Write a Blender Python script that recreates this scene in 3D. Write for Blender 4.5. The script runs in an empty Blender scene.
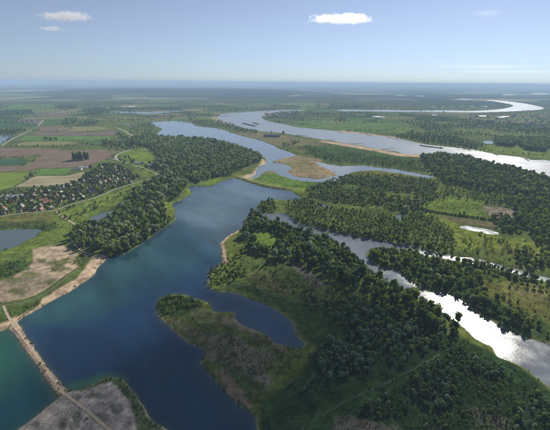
import bpy, bmesh, math, random
import numpy as np
from mathutils import Vector, Matrix

# ------------------------------------------------------------------ camera, sky, sun, exposure
scene = bpy.context.scene
COL = scene.collection
CAM_H = 280.0
PITCH = math.radians(19.64)
ROLL = math.radians(0.47)
FPX = 371.0                      # focal length in pixels of a 550 x 430 picture
cp, sp = math.cos(PITCH), math.sin(PITCH)
FWD = np.array([0.0, cp, -sp])
R0 = np.array([1.0, 0.0, 0.0]); U0 = np.array([0.0, sp, cp])
RGT = math.cos(ROLL) * R0 + math.sin(ROLL) * U0
UPV = -math.sin(ROLL) * R0 + math.cos(ROLL) * U0
cam_data = bpy.data.cameras.new('camera')
cam_data.sensor_width = 36.0
cam_data.lens = 36.0 * FPX / 550.0
cam_data.clip_start = 1.0
cam_data.clip_end = 400000.0
cam = bpy.data.objects.new('camera', cam_data)
COL.objects.link(cam)
m = Matrix.Identity(4)
for i in range(3):
    m[i][0] = RGT[i]; m[i][1] = UPV[i]; m[i][2] = -FWD[i]
m[2][3] = CAM_H
cam.matrix_world = m
scene.camera = cam

SUN_AZ = math.radians(31.0)      # clockwise from +Y, the way the camera looks
SUN_EL = math.radians(31.0)
SUN_DIR = Vector((math.sin(SUN_AZ) * math.cos(SUN_EL), math.cos(SUN_AZ) * math.cos(SUN_EL), math.sin(SUN_EL)))
world = bpy.data.worlds.new('World')
scene.world = world
world.use_nodes = True
wn = world.node_tree
for n in list(wn.nodes):
    wn.nodes.remove(n)
w_out = wn.nodes.new('ShaderNodeOutputWorld')
w_bg = wn.nodes.new('ShaderNodeBackground')
w_sky = wn.nodes.new('ShaderNodeTexSky')
w_sky.sky_type = 'NISHITA'
w_sky.sun_disc = False
w_sky.sun_elevation = SUN_EL
w_sky.sun_rotation = SUN_AZ
w_sky.altitude = 1400.0
w_sky.air_density = 0.93
w_sky.dust_density = 0.2
w_sky.ozone_density = 8.7
w_bg.inputs['Strength'].default_value = 0.069
w_hs = wn.nodes.new('ShaderNodeHueSaturation')     # thin summer haze pales the whole sky evenly
w_hs.inputs['Saturation'].default_value = 0.63
wn.links.new(w_sky.outputs[0], w_hs.inputs['Color'])
wn.links.new(w_hs.outputs[0], w_bg.inputs['Color'])
wn.links.new(w_bg.outputs[0], w_out.inputs['Surface'])
sun_data = bpy.data.lights.new('sun', 'SUN')
sun_data.energy = 5.0
sun_data.angle = math.radians(0.5)
sun_data.color = (1.0, 0.93, 0.82)
sun = bpy.data.objects.new('sun', sun_data)
COL.objects.link(sun)
sun.rotation_euler = SUN_DIR.to_track_quat('Z', 'Y').to_euler()
sun.location = (0, 0, 1000)
scene.view_settings.view_transform = 'Standard'
scene.view_settings.look = 'None'
scene.view_settings.exposure = 0.42
scene.view_settings.gamma = 1.0
scene.view_settings.use_curve_mapping = False
scene.cycles.max_bounces = 8
scene.cycles.transparent_max_bounces = 8
scene.cycles.volume_bounces = 1
scene.cycles.sample_clamp_indirect = 4.0

rng = np.random.default_rng(7)
random.seed(7)

# ------------------------------------------------------------------ geometry helpers
def ground_at(x, y):
    """ground point that the photograph (550 x 430) shows at x, y"""
    d = FWD * FPX + RGT * (x - 275.0) + UPV * (215.0 - y)
    t = CAM_H / -d[2]
    return (d[0] * t, d[1] * t)

def to_px(p):
    p = np.atleast_2d(p) - np.array([0, 0, CAM_H])
    z = p @ FWD
    z = np.where(z < 1, 1, z)
    return np.stack([275 + FPX * (p @ RGT) / z, 215 - FPX * (p @ UPV) / z], 1), z

def W(poly):
    return np.array([ground_at(x, y) for x, y in poly])

def smooth(P, closed=True, n=3):
    """Catmull-Rom resampling"""
    P = np.asarray(P, float); N = len(P); out = []
    rngi = range(N if closed else N - 1)
    for i in rngi:
        if closed:
            a, b, c, d = P[(i-1) % N], P[i], P[(i+1) % N], P[(i+2) % N]
        else:
            a, b, c, d = P[max(i-1, 0)], P[i], P[i+1], P[min(i+2, N-1)]
        for k in range(n):
            t = k / n
            out.append(0.5 * ((2*b) + (c-a)*t + (2*a-5*b+4*c-d)*t*t + (3*b-a-3*c+d)*t**3))
    if not closed:
        out.append(P[-1])
    return np.array(out)

def seg_dist(X, P, closed):
    N = len(P); best = np.full(len(X), 1e18)
    for i in range(N if closed else N - 1):
        a = P[i]; b = P[(i+1) % N]; ab = b - a
        L = ab @ ab
        if L < 1e-9: continue
        t = np.clip(((X - a) @ ab) / L, 0, 1)
        q = X - a - t[:, None] * ab
        best = np.minimum(best, (q*q).sum(1))
    return np.sqrt(best)

def inside(X, P):
    c = np.zeros(len(X), bool); N = len(P); j = N - 1
    for i in range(N):
        xi, yi = P[i]; xj, yj = P[j]
        if yi != yj:
            hit = ((yi > X[:, 1]) != (yj > X[:, 1])) & (X[:, 0] < (xj-xi)*(X[:, 1]-yi)/(yj-yi)+xi)
            c ^= hit
        j = i
    return c

def sdf(X, P, margin):
    """positive inside; -margin where farther outside"""
    lo = P.min(0) - margin; hi = P.max(0) + margin
    sel = ((X >= lo) & (X <= hi)).all(1)
    out = np.full(len(X), -float(margin))
    if sel.any():
        Y = X[sel]
        d = seg_dist(Y, P, True)
        out[sel] = np.maximum(np.where(inside(Y, P), d, -d), -margin)
    return out

def linedist(X, P, margin):
    lo = P.min(0) - margin; hi = P.max(0) + margin
    sel = ((X >= lo) & (X <= hi)).all(1)
    out = np.full(len(X), float(margin))
    if sel.any():
        out[sel] = np.minimum(seg_dist(X[sel], P, False), margin)
    return out

def tag(o, label=None, category=None, group=None, kind=None):
    if label: o['label'] = label
    if category: o['category'] = category
    if group: o['group'] = group
    if kind: o['kind'] = kind
    return o

def mesh_obj(name, verts, faces, mat=None, parent=None, smooth_shade=False, link=True):
    me = bpy.data.meshes.new(name)
    me.from_pydata([tuple(map(float, v)) for v in verts], [], [tuple(map(int, f)) for f in faces])
    me.update()
    if smooth_shade:
        me.polygons.foreach_set('use_smooth', [True] * len(me.polygons))
    if mat: me.materials.append(mat)
    o = bpy.data.objects.new(name, me)
    if link: COL.objects.link(o)
    if parent: o.parent = parent
    return o

def empty(name, loc, rz=0.0, s=1.0):
    o = bpy.data.objects.new(name, None)
    COL.objects.link(o)
    o.location = loc; o.rotation_euler = (0, 0, rz); o.scale = (s, s, s)
    o.empty_display_size = 1
    return o

# value noise for painting and placing
def vnoise(X, scale, seed):
    r = np.random.default_rng(seed)
    T = r.random((256, 256))
    u = X[:, 0] / scale; v = X[:, 1] / scale
    i = np.floor(u).astype(int); j = np.floor(v).astype(int)
    fu = u - i; fv = v - j
    fu = fu*fu*(3-2*fu); fv = fv*fv*(3-2*fv)
    g = lambda a, b: T[a % 256, b % 256]
    return (g(i, j)*(1-fu)+g(i+1, j)*fu)*(1-fv) + (g(i, j+1)*(1-fu)+g(i+1, j+1)*fu)*fv

def fnoise(X, scale, seed, octv=4):
    s = 0; a = 1; t = 0
    for k in range(octv):
        s = s + a * vnoise(X, scale / 2**k, seed + k); t += a; a *= 0.55
    return s / t

# ------------------------------------------------------------------ materials
def new_mat(name):
    mt = bpy.data.materials.new(name)
    mt.use_nodes = True
    nt = mt.node_tree
    for n in list(nt.nodes): nt.nodes.remove(n)
    out = nt.nodes.new('ShaderNodeOutputMaterial')
    return mt, nt, out

def N(nt, typ, **kw):
    n = nt.nodes.new(typ)
    for k, v in kw.items():
        if k in n.inputs.keys(): n.inputs[k].default_value = v
        else: setattr(n, k, v)
    return n

def noise(nt, vec, scale, detail=3.0, rough=0.55):
    n = N(nt, 'ShaderNodeTexNoise', Scale=scale, Detail=detail, Roughness=rough)
    nt.links.new(vec, n.inputs['Vector'])
    return n.outputs['Fac']

def mapr(nt, val, a, b, c, d):
    n = nt.nodes.new('ShaderNodeMapRange')
    n.inputs['From Min'].default_value = a; n.inputs['From Max'].default_value = b
    n.inputs['To Min'].default_value = c; n.inputs['To Max'].default_value = d
    nt.links.new(val, n.inputs['Value'])
    return n.outputs['Result']

def math_n(nt, op, a, b):
    n = N(nt, 'ShaderNodeMath', operation=op)
    for i, v in enumerate((a, b)):
        if isinstance(v, (int, float)): n.inputs[i].default_value = v
        else: nt.links.new(v, n.inputs[i])
    return n.outputs[0]

def mixc(nt, fac, a, b, blend='MIX'):
    n = N(nt, 'ShaderNodeMix', data_type='RGBA', blend_type=blend)
    for sock, v in ((n.inputs[0], fac), (n.inputs[6], a), (n.inputs[7], b)):
        if isinstance(v, (int, float)): sock.default_value = v
        elif isinstance(v, tuple): sock.default_value = (*v, 1.0)
        else: nt.links.new(v, sock)
    return n.outputs[2]

def simple_mat(name, col, rough=0.8, var=0.25, scale=0.3, spec=0.3, metallic=0.0, objrand=0.0):
    mt, nt, out = new_mat(name)
    tc = nt.nodes.new('ShaderNodeTexCoord')
    f = mapr(nt, noise(nt, tc.outputs['Object'], scale, 4), 0.25, 0.75, 1 - var, 1 + var)
    if objrand:
        oi = nt.nodes.new('ShaderNodeObjectInfo')
        f = math_n(nt, 'MULTIPLY', f, mapr(nt, oi.outputs['Random'], 0, 1, 1 - objrand, 1 + objrand))
    comb = nt.nodes.new('ShaderNodeVectorMath'); comb.operation = 'SCALE'
    comb.inputs[0].default_value = col
    nt.links.new(f, comb.inputs['Scale'])
    p = N(nt, 'ShaderNodeBsdfPrincipled', Roughness=rough, Metallic=metallic)
    p.inputs['Specular IOR Level'].default_value = spec
    nt.links.new(comb.outputs[0], p.inputs['Base Color'])
    nt.links.new(p.outputs[0], out.inputs['Surface'])
    return mt

def leaf_mat(name, col, col2, transl=0.3):
    mt, nt, out = new_mat(name)
    oi = nt.nodes.new('ShaderNodeObjectInfo')
    geo = nt.nodes.new('ShaderNodeNewGeometry')
    c = mixc(nt, oi.outputs['Random'], col, col2)
    f = mapr(nt, geo.outputs['Random Per Island'], 0, 1, 0.5, 1.5)
    sc = nt.nodes.new('ShaderNodeVectorMath'); sc.operation = 'SCALE'
    nt.links.new(c, sc.inputs[0]); nt.links.new(f, sc.inputs['Scale'])
    d = nt.nodes.new('ShaderNodeBsdfDiffuse'); t = nt.nodes.new('ShaderNodeBsdfTranslucent')
    nt.links.new(sc.outputs[0], d.inputs['Color'])
    tm = nt.nodes.new('ShaderNodeVectorMath'); tm.operation = 'MULTIPLY'; tm.inputs[1].default_value = (1.7, 1.75, 0.8)   # light through a leaf is yellower
    nt.links.new(sc.outputs[0], tm.inputs[0]); nt.links.new(tm.outputs[0], t.inputs['Color'])
    mx = nt.nodes.new('ShaderNodeMixShader'); mx.inputs[0].default_value = transl
    nt.links.new(d.outputs[0], mx.inputs[1]); nt.links.new(t.outputs[0], mx.inputs[2])
    nt.links.new(mx.outputs[0], out.inputs['Surface'])
    return mt

def field_mat(name, col, stripe=0.12, ang=0.3, period=6.0):
    mt, nt, out = new_mat(name)
    tc = nt.nodes.new('ShaderNodeTexCoord')
    mp = N(nt, 'ShaderNodeMapping'); mp.inputs['Rotation'].default_value = (0, 0, ang)
    nt.links.new(tc.outputs['Object'], mp.inputs['Vector'])
    mp2 = N(nt, 'ShaderNodeMapping'); mp2.inputs['Scale'].default_value = (0.5 / period, 0.003, 1)
    nt.links.new(mp.outputs[0], mp2.inputs['Vector'])
    st = mapr(nt, noise(nt, mp2.outputs[0], 1.0, 4, 0.6), 0.3, 0.7, 1 - stripe * 2.2, 1 + stripe * 2.2)
    bl = mapr(nt, noise(nt, tc.outputs['Object'], 0.012, 5, 0.6), 0.25, 0.75, 0.75, 1.25)
    f = math_n(nt, 'MULTIPLY', st, bl)
    sc = nt.nodes.new('ShaderNodeVectorMath'); sc.operation = 'SCALE'
    sc.inputs[0].default_value = col
    nt.links.new(f, sc.inputs['Scale'])
    p = N(nt, 'ShaderNodeBsdfDiffuse')
    nt.links.new(sc.outputs[0], p.inputs['Color'])
    nt.links.new(p.outputs[0], out.inputs['Surface'])
    return mt

# ------------------------------------------------------------------ the water's outlines, traced on the ground
LAKE = [(18,322),(30,340),(47,365),(62,387),(67,390),(75,391),(88,388),(98,382),(106,379),(114,378),(122,379),(130,386),
        (137,397),(143,406),(148,416),(156,423),(168,430),(182,446),(200,475),(262,475),(259,445),(257,430),(256,420),(250,413),(240,408),(230,397),
        (220,387),(210,376),(200,366),(199,362),(207,353),(200,348),(190,344),(180,337),(170,326),(160,318),(157,310),
        (158,302),(163,297),(174,294),(186,295),(196,299),(207,302),(212,310),(220,313),(233,312),(235,314),(234,318),(242,325),
        (254,330),(267,336),(275,343),(288,347),(298,349),(305,345),(300,339),(295,334),(294.5,324),(286,317),(276,311),(265,304),
        (250,299),(232,293),(222,292),(212,290),(208,284),(209,273),(216,267),(222,262),(221,250),(220,243),(226,237),(238,230),
        (244,224),(248,217),(256,214),(264,217),(273,220),(293,226),(303,232),(324,238),(335,241),(347,251),(355,257),(366,266),
        (377,276),(395,284),(410,293),(422,301),(434,308),(448,316),(462,325),(474,337),(486,344),(493,348),(497,356),(506,360),
        (520,365),(530,372),(540,380),(552,389),(580,410),(600,380),(575,357),(550,345),(526,338),(508,330),(492,322),(478,315),(466,304),(454,298),
        (444,293),(430,293),(420,288),(408,279),(398,271),(388,268),(378,266),(370,260),(365,254),(368,250.5),(378,249.5),(390,250),(410,252.5),
        (430,256.5),(450,260),(470,263),(490,266),(506,271),(534,279),(550,283),(580,291),(582,287),(550,278.5),(534,274),(506,266.5),(486,261),(455,256.5),
        (440,253.5),(426,250.5),(410,246),(390,242),(370,238.5),(350,235),(330,231),(310,226),(300,223.5),(293,219),(285,213.5),(277,213),
        (269,214),(261,211.5),(257,207),(260,203),(270,200),(280,199.5),(290,200),(298,199.3),(303,198),(297,195),(292,191.5),(280,189.8),
        (260,186),(240,180),(235,178.3),(228,179),(220,182),(212,186),(203,187),(196,185.5),(189,188),(192,193),(184,199),(178,202),(173,203),
        (173,207),(176,211),(175.5,216),(174,221),(168,225),(156,233),(144,242),(130,251),(120,255),(108,258),(102,263),(98,270),(92,277),(80,285),
        (66,294),(52,302),(38,310),(30,315)]
BAY = [(-60,322),(-20,329),(0,331),(9,330),(13,333),(20,343),(33,361),(46,379),(56,395),(57.5,399),(48,407),(38,415),(18,429),(-5,446),(-60,500),(-160,430)]
POND_W = [(0,230.5),(12,230),(26,229.6),(43,229),(41,232),(34,237),(22,243),(10,248),(0,251),(-25,258),(-60,262),(-80,245),(-40,233)]
POND_M = [(90,219),(98,215),(104,212.6),(110,211.5),(117,211),(117,215),(110,219),(101,224),(94,225.5),(91,222.5)]
POND_NW = [(0,135),(8,135),(13,136),(12,138),(6,140.5),(0,144),(-30,148),(-50,140),(-20,135)]
WETLAND = [(150,123),(162,121.6),(174,121),(184,122),(192,123.3),(196,126),(210,127.5),(220,129),(232,133),(246,137),(260,140.5),(272,145),
        (280,149),(290,152),(295,155),(294,156.3),(284,158),(273,161),(275,163),(284,164),(291,168),(288,172),(294,176),(306,178),(318,179),(328,177.5),
        (337,175),(330,170),(321,166),(316,162),(322,163),(334,165),(347,166),(357,165.5),(368,166),(382,167.7),(400,170),(420,174),(433,176),(432,178),(414,175.7),(398,173),(383,171),
        (370,170.3),(352,172),(347,177),(338,180),(322,182),(304,181.5),(286,177.5),(278,174),(272,170.7),(265,171.7),(260,175.5),(253,179),(250.5,178.3),
        (256,174),(256,170),(260,166),(267,163),(266,160),(262,156),(255,152.5),(240,147.5),(220,141.5),(200,138.5),(180,138),(162,136),(157,133.5),(163,129),(158,127)]
RIVER = [(222,114),(228,113),(240,112.6),(260,111),(280,110.2),(300,109.8),(307,110),(300,110.8),(284,111.6),(268,114),(262,116),(263,119),(272,122),
        (284,124.4),(296,127),(310,128.5),(330,130.3),(342,132),(368,135),(396,138),(410,141),(424,144),(440,146),(452,147),(468,149),(480,151),
        (496,154.4),(520,157),(532,160),(542,160),(550,161),(620,178),(640,212),(590,192),(550,177.5),(531,171),(519,168),(505,165),(492,163),(480,160),(460,156),(440,154),(428,153),
        (418,154),(406,154),(394,151),(378,149),(362,145.5),(344,143),(330,140.3),(320,139),(308,137),(294,135),(280,132.6),(260,131),(250,129),(240,127),
        (230,124),(221,120.5),(217,117)]
FAR_RIVER = [(338,109.7),(364,109.8),(390,109.8),(404,110.4),(440,110.2),(460,110.7),(480,110.6),(496,109.6),(508,107.8),(514,105.6),(508,103.8),(494,101.2),
        (480,99.8),(459,98.8),(459,99.3),(478,99.8),(494,100.3),(510,101.7),(526,103.7),(540,106.7),(544,109),(530,110.3),(506,111.5),(480,112.3),(440,112),(404,111.8),(364,111.3),(340,111)]
LAKE_NW = [(106,111.4),(120,111.2),(150,112),(170,110.8),(182,110),(182.5,111.3),(170,112.4),(150,113.6),(130,113),(106,112.6)]
POND_E = [(459,226.8),(468,225.4),(480,228),(492,231),(500,233.6),(496,234.9),(484,232.8),(471,230.6),(463,228.6)]
POND_GAP = [(394,216),(400,215),(405,217),(402,219.6),(395,219.5)]
SLIT_A = [(316,203.5),(324,204.5),(331,207),(324,207.5),(317,205.5)]
POND_PLANT = [(483,141.3),(490,140.8),(494,142.4),(490,143.8),(484,143.2)]
FARP = [[(x0, y-h), (x1, y-h*0.8), (x1, y+h), (x0, y+h*0.9)] for x0, x1, y, h in
        [(440,446,106.8,.4),(449,456,107,.5),(458,466,106.7,.35),(470,475,106.7,.5),(481,488,106.5,.5),(429,438,107,.4),(432,437,115,.6),
         (502,516,94.6,.25),(532,549,93.8,.35),(394,412,95.4,.3),(416,426,96,.3)]]
BODIES = [('lake', LAKE, 2), ('bay', BAY, 2), ('pond', POND_W, 3), ('pond', POND_M, 3), ('pond', POND_NW, 3), ('backwater', WETLAND, 2),
          ('river', RIVER, 2), ('river', FAR_RIVER, 2), ('lake', LAKE_NW, 2), ('pond', POND_E, 3), ('pond', POND_GAP, 3), ('pond', SLIT_A, 3),
          ('pond', POND_PLANT, 3)] + [('pond', p, 1) for p in FARP]
BODIES = [(n, smooth(W(p), True, k)) for n, p, k in BODIES]
BODY_LABEL = ['deep blue gravel lake with its winding channels through the trees', 'green bay cut off by the sandy causeway',
   'grey pond below the dyke at the left edge', 'small silvery pond behind the lakeside trees', 'small blue pond beside the dark wood at far left',
   'pale blue backwater behind the big wood with a sandy island', 'broad silvery river with barges crossing the plain', 'bright far river bend shining below the horizon',
   'thin far lake below the wooded horizon', 'white shining pond beside the straight hedge', 'small water gap in the middle grove', 'narrow water slit between two tree belts',
   'tiny pond between the two square plantations'] + ['far shining pond beyond the river plain'] * len(FARP)

# ------------------------------------------------------------------ terrain: one sheet, finer near the place, to the horizon
az = np.concatenate([np.arange(-180, -60, 4.0), np.arange(-60, -44, 1.0), np.arange(-44, 44, 0.2), np.arange(44, 60, 1.0), np.arange(60, 180.1, 4.0)])
dep = np.concatenate([np.arange(84, 60, -3.0), np.arange(60, 12, -0.17), np.arange(12, 1.0, -0.075), [0.9, 0.8, 0.7, 0.6, 0.5, 0.42, 0.35, 0.3, 0.25, 0.2]])
rad = CAM_H / np.tan(np.radians(dep))
AZ, RD = np.meshgrid(np.radians(az), rad, indexing='ij')
GX, GY = RD * np.sin(AZ), RD * np.cos(AZ)
X = np.stack([GX.ravel(), GY.ravel()], 1)
RR = RD.ravel()
cell = np.gradient(rad); CELL = np.broadcast_to(np.maximum(cell, 1.0), RD.shape).ravel()
nA, nR = RD.shape

WS = []                      # signed distance to each body, positive in the water
for n, P in BODIES:
    c = P.mean(0); mg = max(60.0, np.hypot(*c) * 0.03)
    WS.append(sdf(X, P, mg))
WS = np.array(WS)
BODY = WS.argmax(0)
wsd = WS.max(0)              # >0 water
wig = ((fnoise(X, 26, 11, 3) - 0.5) * 4.6 + (fnoise(X, 7, 17, 2) - 0.5) * 2.4) * np.clip(RR / 400, 0.7, 2.5)
wsd_w = wsd + np.where(np.abs(wsd) < 50, wig, 0)
land = -wsd_w
sc = np.maximum(7.0, CELL * 0.8)
Z = np.where(land > 0, 1.9 * (1 - np.exp(-np.maximum(land, 0) / sc)), -3.5 * (1 - np.exp(np.minimum(land, 0) / sc)))

DYKE = smooth(W([(-40,225),(0,219),(30,215),(55,212.5),(70,207),(85,203),(100,198),(115,191.5),(128,187),(142,183),(152,180),(158,175)]), False, 5)
DAM = smooth(W([(233,175.5),(240,178),(260,184.5),(280,188.3),(300,190.5)]), False, 4)
def ridge(P, h, w):
    global Z
    d = linedist(X, P, 80)
    Z = np.where(d < 80, Z + h * np.exp(-(d / w) ** 2), Z)
ridge(DYKE, 4.0, 11.0)
ridge(DAM, 2.0, 8.0)
ridge(smooth(W([(0,310),(18,307),(35,302),(50,293),(65,281.5),(80,270)]), False, 4), 1.2, 6.0)
nearland = np.clip(land / 12, 0, 1) * np.clip((1500 - RR) / 600, 0, 1)
Z = Z + nearland * (fnoise(X, 45, 31, 4) - 0.5) * 2.2 + nearland * (fnoise(X, 9, 35, 2) - 0.5) * 0.7
sdbar = sdf(X, W([(60,398),(90,392),(118,386),(135,410),(150,450),(40,470),(30,425)]), 30)
Z = Z + np.clip(sdbar / 12, 0, 1) * (fnoise(X, 14, 41, 3)) * 2.2
hills = sdf(X, W([(20,97.5),(70,95.5),(120,97),(200,98),(300,96.5),(330,93),(300,90),(200,88.5),(110,88),(50,90)]), 1500)
Z = Z + np.clip(hills / 1800, 0, 1) * (30 + 75 * fnoise(X, 2600, 91, 4))
PATCH = np.clip(1 - hills / 700, 0.12, 1)
ZG = Z.reshape(nA, nR)
IA, IR = np.radians(az), rad

def ground_z(P):
    P = np.atleast_2d(P)[:, :2]
    a = np.arctan2(P[:, 0], P[:, 1]); r = np.hypot(P[:, 0], P[:, 1])
    fa = np.interp(a, IA, np.arange(nA)); fr = np.interp(r, IR, np.arange(nR))
    i = np.minimum(fa.astype(int), nA-2); j = np.minimum(fr.astype(int), nR-2)
    u = fa - i; v = fr - j
    return (ZG[i, j]*(1-u)+ZG[i+1, j]*u)*(1-v) + (ZG[i, j+1]*(1-u)+ZG[i+1, j+1]*u)*v

def land_at(P):
    P = np.atleast_2d(P)[:, :2]
    best = np.full(len(P), -1e9)
    for n, B in BODIES:
        best = np.maximum(best, sdf(P, B, 30))
    return -best

# --- ground colours (base colours of what grows or lies there; the sandbar's holds shade)
GRASS = (0.108, 0.138, 0.034); LUSH = (0.135, 0.190, 0.032); DRY = (0.20, 0.18, 0.075); SCRUB = (0.035, 0.062, 0.022)
SAND = (0.50, 0.38, 0.25); SHADESAND = (0.33, 0.29, 0.25); DIRT = (0.17, 0.14, 0.10); OLIVE = (0.135, 0.135, 0.036); WOODG = (0.022, 0.042, 0.016)
FARW = (0.022, 0.040, 0.022)
C = np.empty((len(X), 3)); C[:] = GRASS
big = fnoise(X, 160, 51, 4)
C = C * (1 - 0.0) 
t = np.clip((big - 0.45) * 4, 0, 1)[:, None]
C = C * (1 - t * 0.5) + np.array(SCRUB) * t * 0.5
def paint(poly, col, soft=4.0, amt=1.0, nz=0.0, nscale=12, seed=60, world_poly=False):
    global C
    P = poly if world_poly else W(poly)
    c = np.abs(np.hypot(*P.mean(0)))
    s = soft * max(1.0, c / 500)
    d = sdf(X, P, 40 + s * 6)
    if nz: d = d + (fnoise(X, nscale, seed, 4) - 0.5) * nz * np.where(d > -40 - s*5.9, 1, 0)
    k = (np.clip(d / s + 0.5, 0, 1) * amt)[:, None]
    C = C * (1 - k) + np.array(col) * k
def paint_line(line, col, width, soft=2.0, amt=1.0):
    global C
    d = linedist(X, smooth(W(line), False, 4), width * 3 + 20)
    k = (np.clip((width/2 - d) / soft + 0.5, 0, 1) * amt)[:, None]
    C = C * (1 - k) + np.array(col) * k

# far plain
far = np.clip((RR - 5200) / 1500, 0, 1) * np.clip((fnoise(X * np.array([1, 0.45]), 1500, 71, 4) - 0.36) * 7, 0, 1)
C = C * (1 - far[:, None]) + np.array(FARW) * far[:, None]
veryfar = np.clip((RR - 9000) / 2500, 0, 1)[:, None]
vmix = veryfar * (0.25 + 0.75 * np.clip((fnoise(X * np.array([1, 0.3]), 2600, 75, 4) - 0.36) * 6, 0, 1))[:, None]
C = C * (1 - vmix) + np.array(FARW) * vmix
paint([(20,98),(70,96.5),(120,98),(200,99),(300,97.5),(330,93),(300,89.5),(200,88),(110,87.5),(50,89.5)], (0.018,0.034,0.020), 60, 1.0, 400, 500)
# meadows
paint([(0,200),(40,200),(60,214),(100,200),(128,189),(158,178),(165,185),(130,200),(100,212),(80,228),(72,245),(60,244),(45,246),(33,250),(0,262)], LUSH, 6, 0.85)
paint([(0,219),(30,216),(55,214),(52,221),(40,224),(0,228)], OLIVE, 4, 0.9)
paint([(0,223),(45,222),(60,228),(48,231),(0,229)], SCRUB, 3, 0.7, 20, 25)
paint([(120,160),(122,154),(140,146),(150,149),(156,156),(150,164),(146,168),(160,173),(150,178),(140,172),(130,163)], LUSH, 8)
paint([(163,197),(172,199),(172,207),(175,212),(170,218),(164,212)], LUSH, 3)
paint([(110,117),(150,118),(205,115),(212,121),(190,122),(150,121),(120,126)], LUSH, 20, 0.8)
paint([(196,184),(210,176),(220,178),(218,183),(205,188)], LUSH, 4)
paint([(184,199),(188,188),(193,194)], LUSH, 4)
paint([(330,118),(360,117),(400,120),(412,126),(400,133),(370,133),(340,130),(300,127),(284,123),(310,119)], (0.10,0.165,0.04), 20)
paint([(230,110),(250,104),(300,103),(330,106),(320,109),(270,109)], LUSH, 30, 0.6)
paint([(440,134),(470,129),(520,129),(550,134),(550,139),(500,138),(470,136)], (0.13,0.16,0.045), 20, 0.8, 200, 160)
paint([(470,150),(500,145),(550,150),(550,159),(520,156),(495,153)], LUSH, 12, 0.9)
paint([(285,140),(330,146),(350,152),(330,160),(310,156),(295,150)], OLIVE, 10, 0.8)
paint([(300,141),(340,146),(400,156),(420,158),(400,166),(360,164),(330,162),(308,154)], (0.055,0.095,0.03), 14)
paint([(232,137),(240,131),(260,132),(290,136),(310,141),(330,146),(300,146),(280,147),(260,140)], (0.17,0.15,0.08), 8, 0.85)
paint([(347,172),(365,169.5),(400,173),(415,176),(420,182),(390,177),(360,176),(350,177)], OLIVE, 4)
paint([(340,180),(350,177),(345,184),(325,186),(318,186)], OLIVE, 4)
paint([(237,176),(256,180),(290,186),(318,186),(325,189),(300,193),(296,193),(280,188),(255,183)], LUSH, 4)
paint([(256,176),(268,172),(276,173),(288,179),(318,184),(320,188),(295,188),(268,183)], (0.10,0.17,0.03), 4)
paint([(262,174),(266,170.5),(273,170),(278,174),(272,174)], DRY, 3)
paint([(270,156),(295,155),(320,160),(340,176),(318,181),(292,178),(284,171),(270,164)], (0.25,0.20,0.115), 5)
paint([(283,165),(300,160),(312,163),(316,170),(300,172)], (0.17,0.165,0.07), 8, 0.7, 40, 50)
paint([(240,177),(251,180),(259,176),(258,170),(262,167),(256,168),(252,174)], (0.40,0.32,0.22), 4)
paint([(262,159),(268,163),(262,166),(259,170),(257,168),(261,164)], SAND, 4)
# east side
paint([(418,205),(450,196),(485,200),(480,208),(495,216),(494,223),(470,217),(440,213),(425,209)], LUSH, 5, 0.75, 20, 20)
paint([(440,216),(460,219),(494,224),(494,230),(480,226),(462,224),(445,220)], (0.16,0.135,0.075), 4, 0.9)
paint([(425,213),(445,219),(470,232),(500,238),(530,240),(550,250),(550,262),(500,250),(458,250),(450,238),(440,228)], (0.165,0.205,0.035), 6, 0.9, 25, 18)
paint([(482,207),(500,208),(516,212),(515,221),(500,220),(490,217)], (0.22,0.185,0.15), 4, 0.9)
paint([(500,246),(550,255),(550,262),(530,260),(505,254)], (0.16,0.15,0.06), 4, 0.7)
paint([(448,272),(470,278),(520,285),(550,288),(550,320),(520,310),(490,300),(470,290)], OLIVE, 8, 0.9, 22, 15)
paint([(505,285),(540,290),(550,300),(540,305),(515,297)], (0.17,0.155,0.065), 5, 0.7, 20, 15)
paint([(415,255),(440,262),(470,276),(490,300),(520,315),(550,325),(550,343),(500,325),(470,305),(440,290),(415,280),(395,268)], SCRUB, 6, 0.8)
# dark scrub floor of the whole near land
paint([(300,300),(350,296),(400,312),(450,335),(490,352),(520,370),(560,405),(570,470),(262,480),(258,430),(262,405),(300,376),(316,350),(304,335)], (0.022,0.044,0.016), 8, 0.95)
# central land
paint([(222,262),(222,245),(228,237),(238,231),(246,236),(244,250),(236,262),(228,268)], (0.13,0.165,0.035), 3, 0.9)
paint([(254,232),(262,230),(278,238),(282,244),(270,250),(258,248),(252,240)], (0.125,0.190,0.030), 4)
paint([(240,258),(300,262),(325,282),(345,300),(310,306),(285,300),(262,292),(245,280)], (0.07,0.105,0.035), 6, 0.8)
paint([(245,276),(262,270),(280,285),(300,292),(285,296),(262,290)], DRY, 4, 0.45, 10, 10)
paint([(288,262),(300,266),(318,278),(326,288),(316,288),(300,276)], (0.14,0.13,0.105), 4, 0.8, 10, 10)
paint([(225,288),(250,294),(270,304),(290,315),(298,330),(310,342),(300,352),(330,335),(320,310),(290,300),(250,287),(226,282)], (0.040,0.072,0.024), 4, 0.9)
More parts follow.
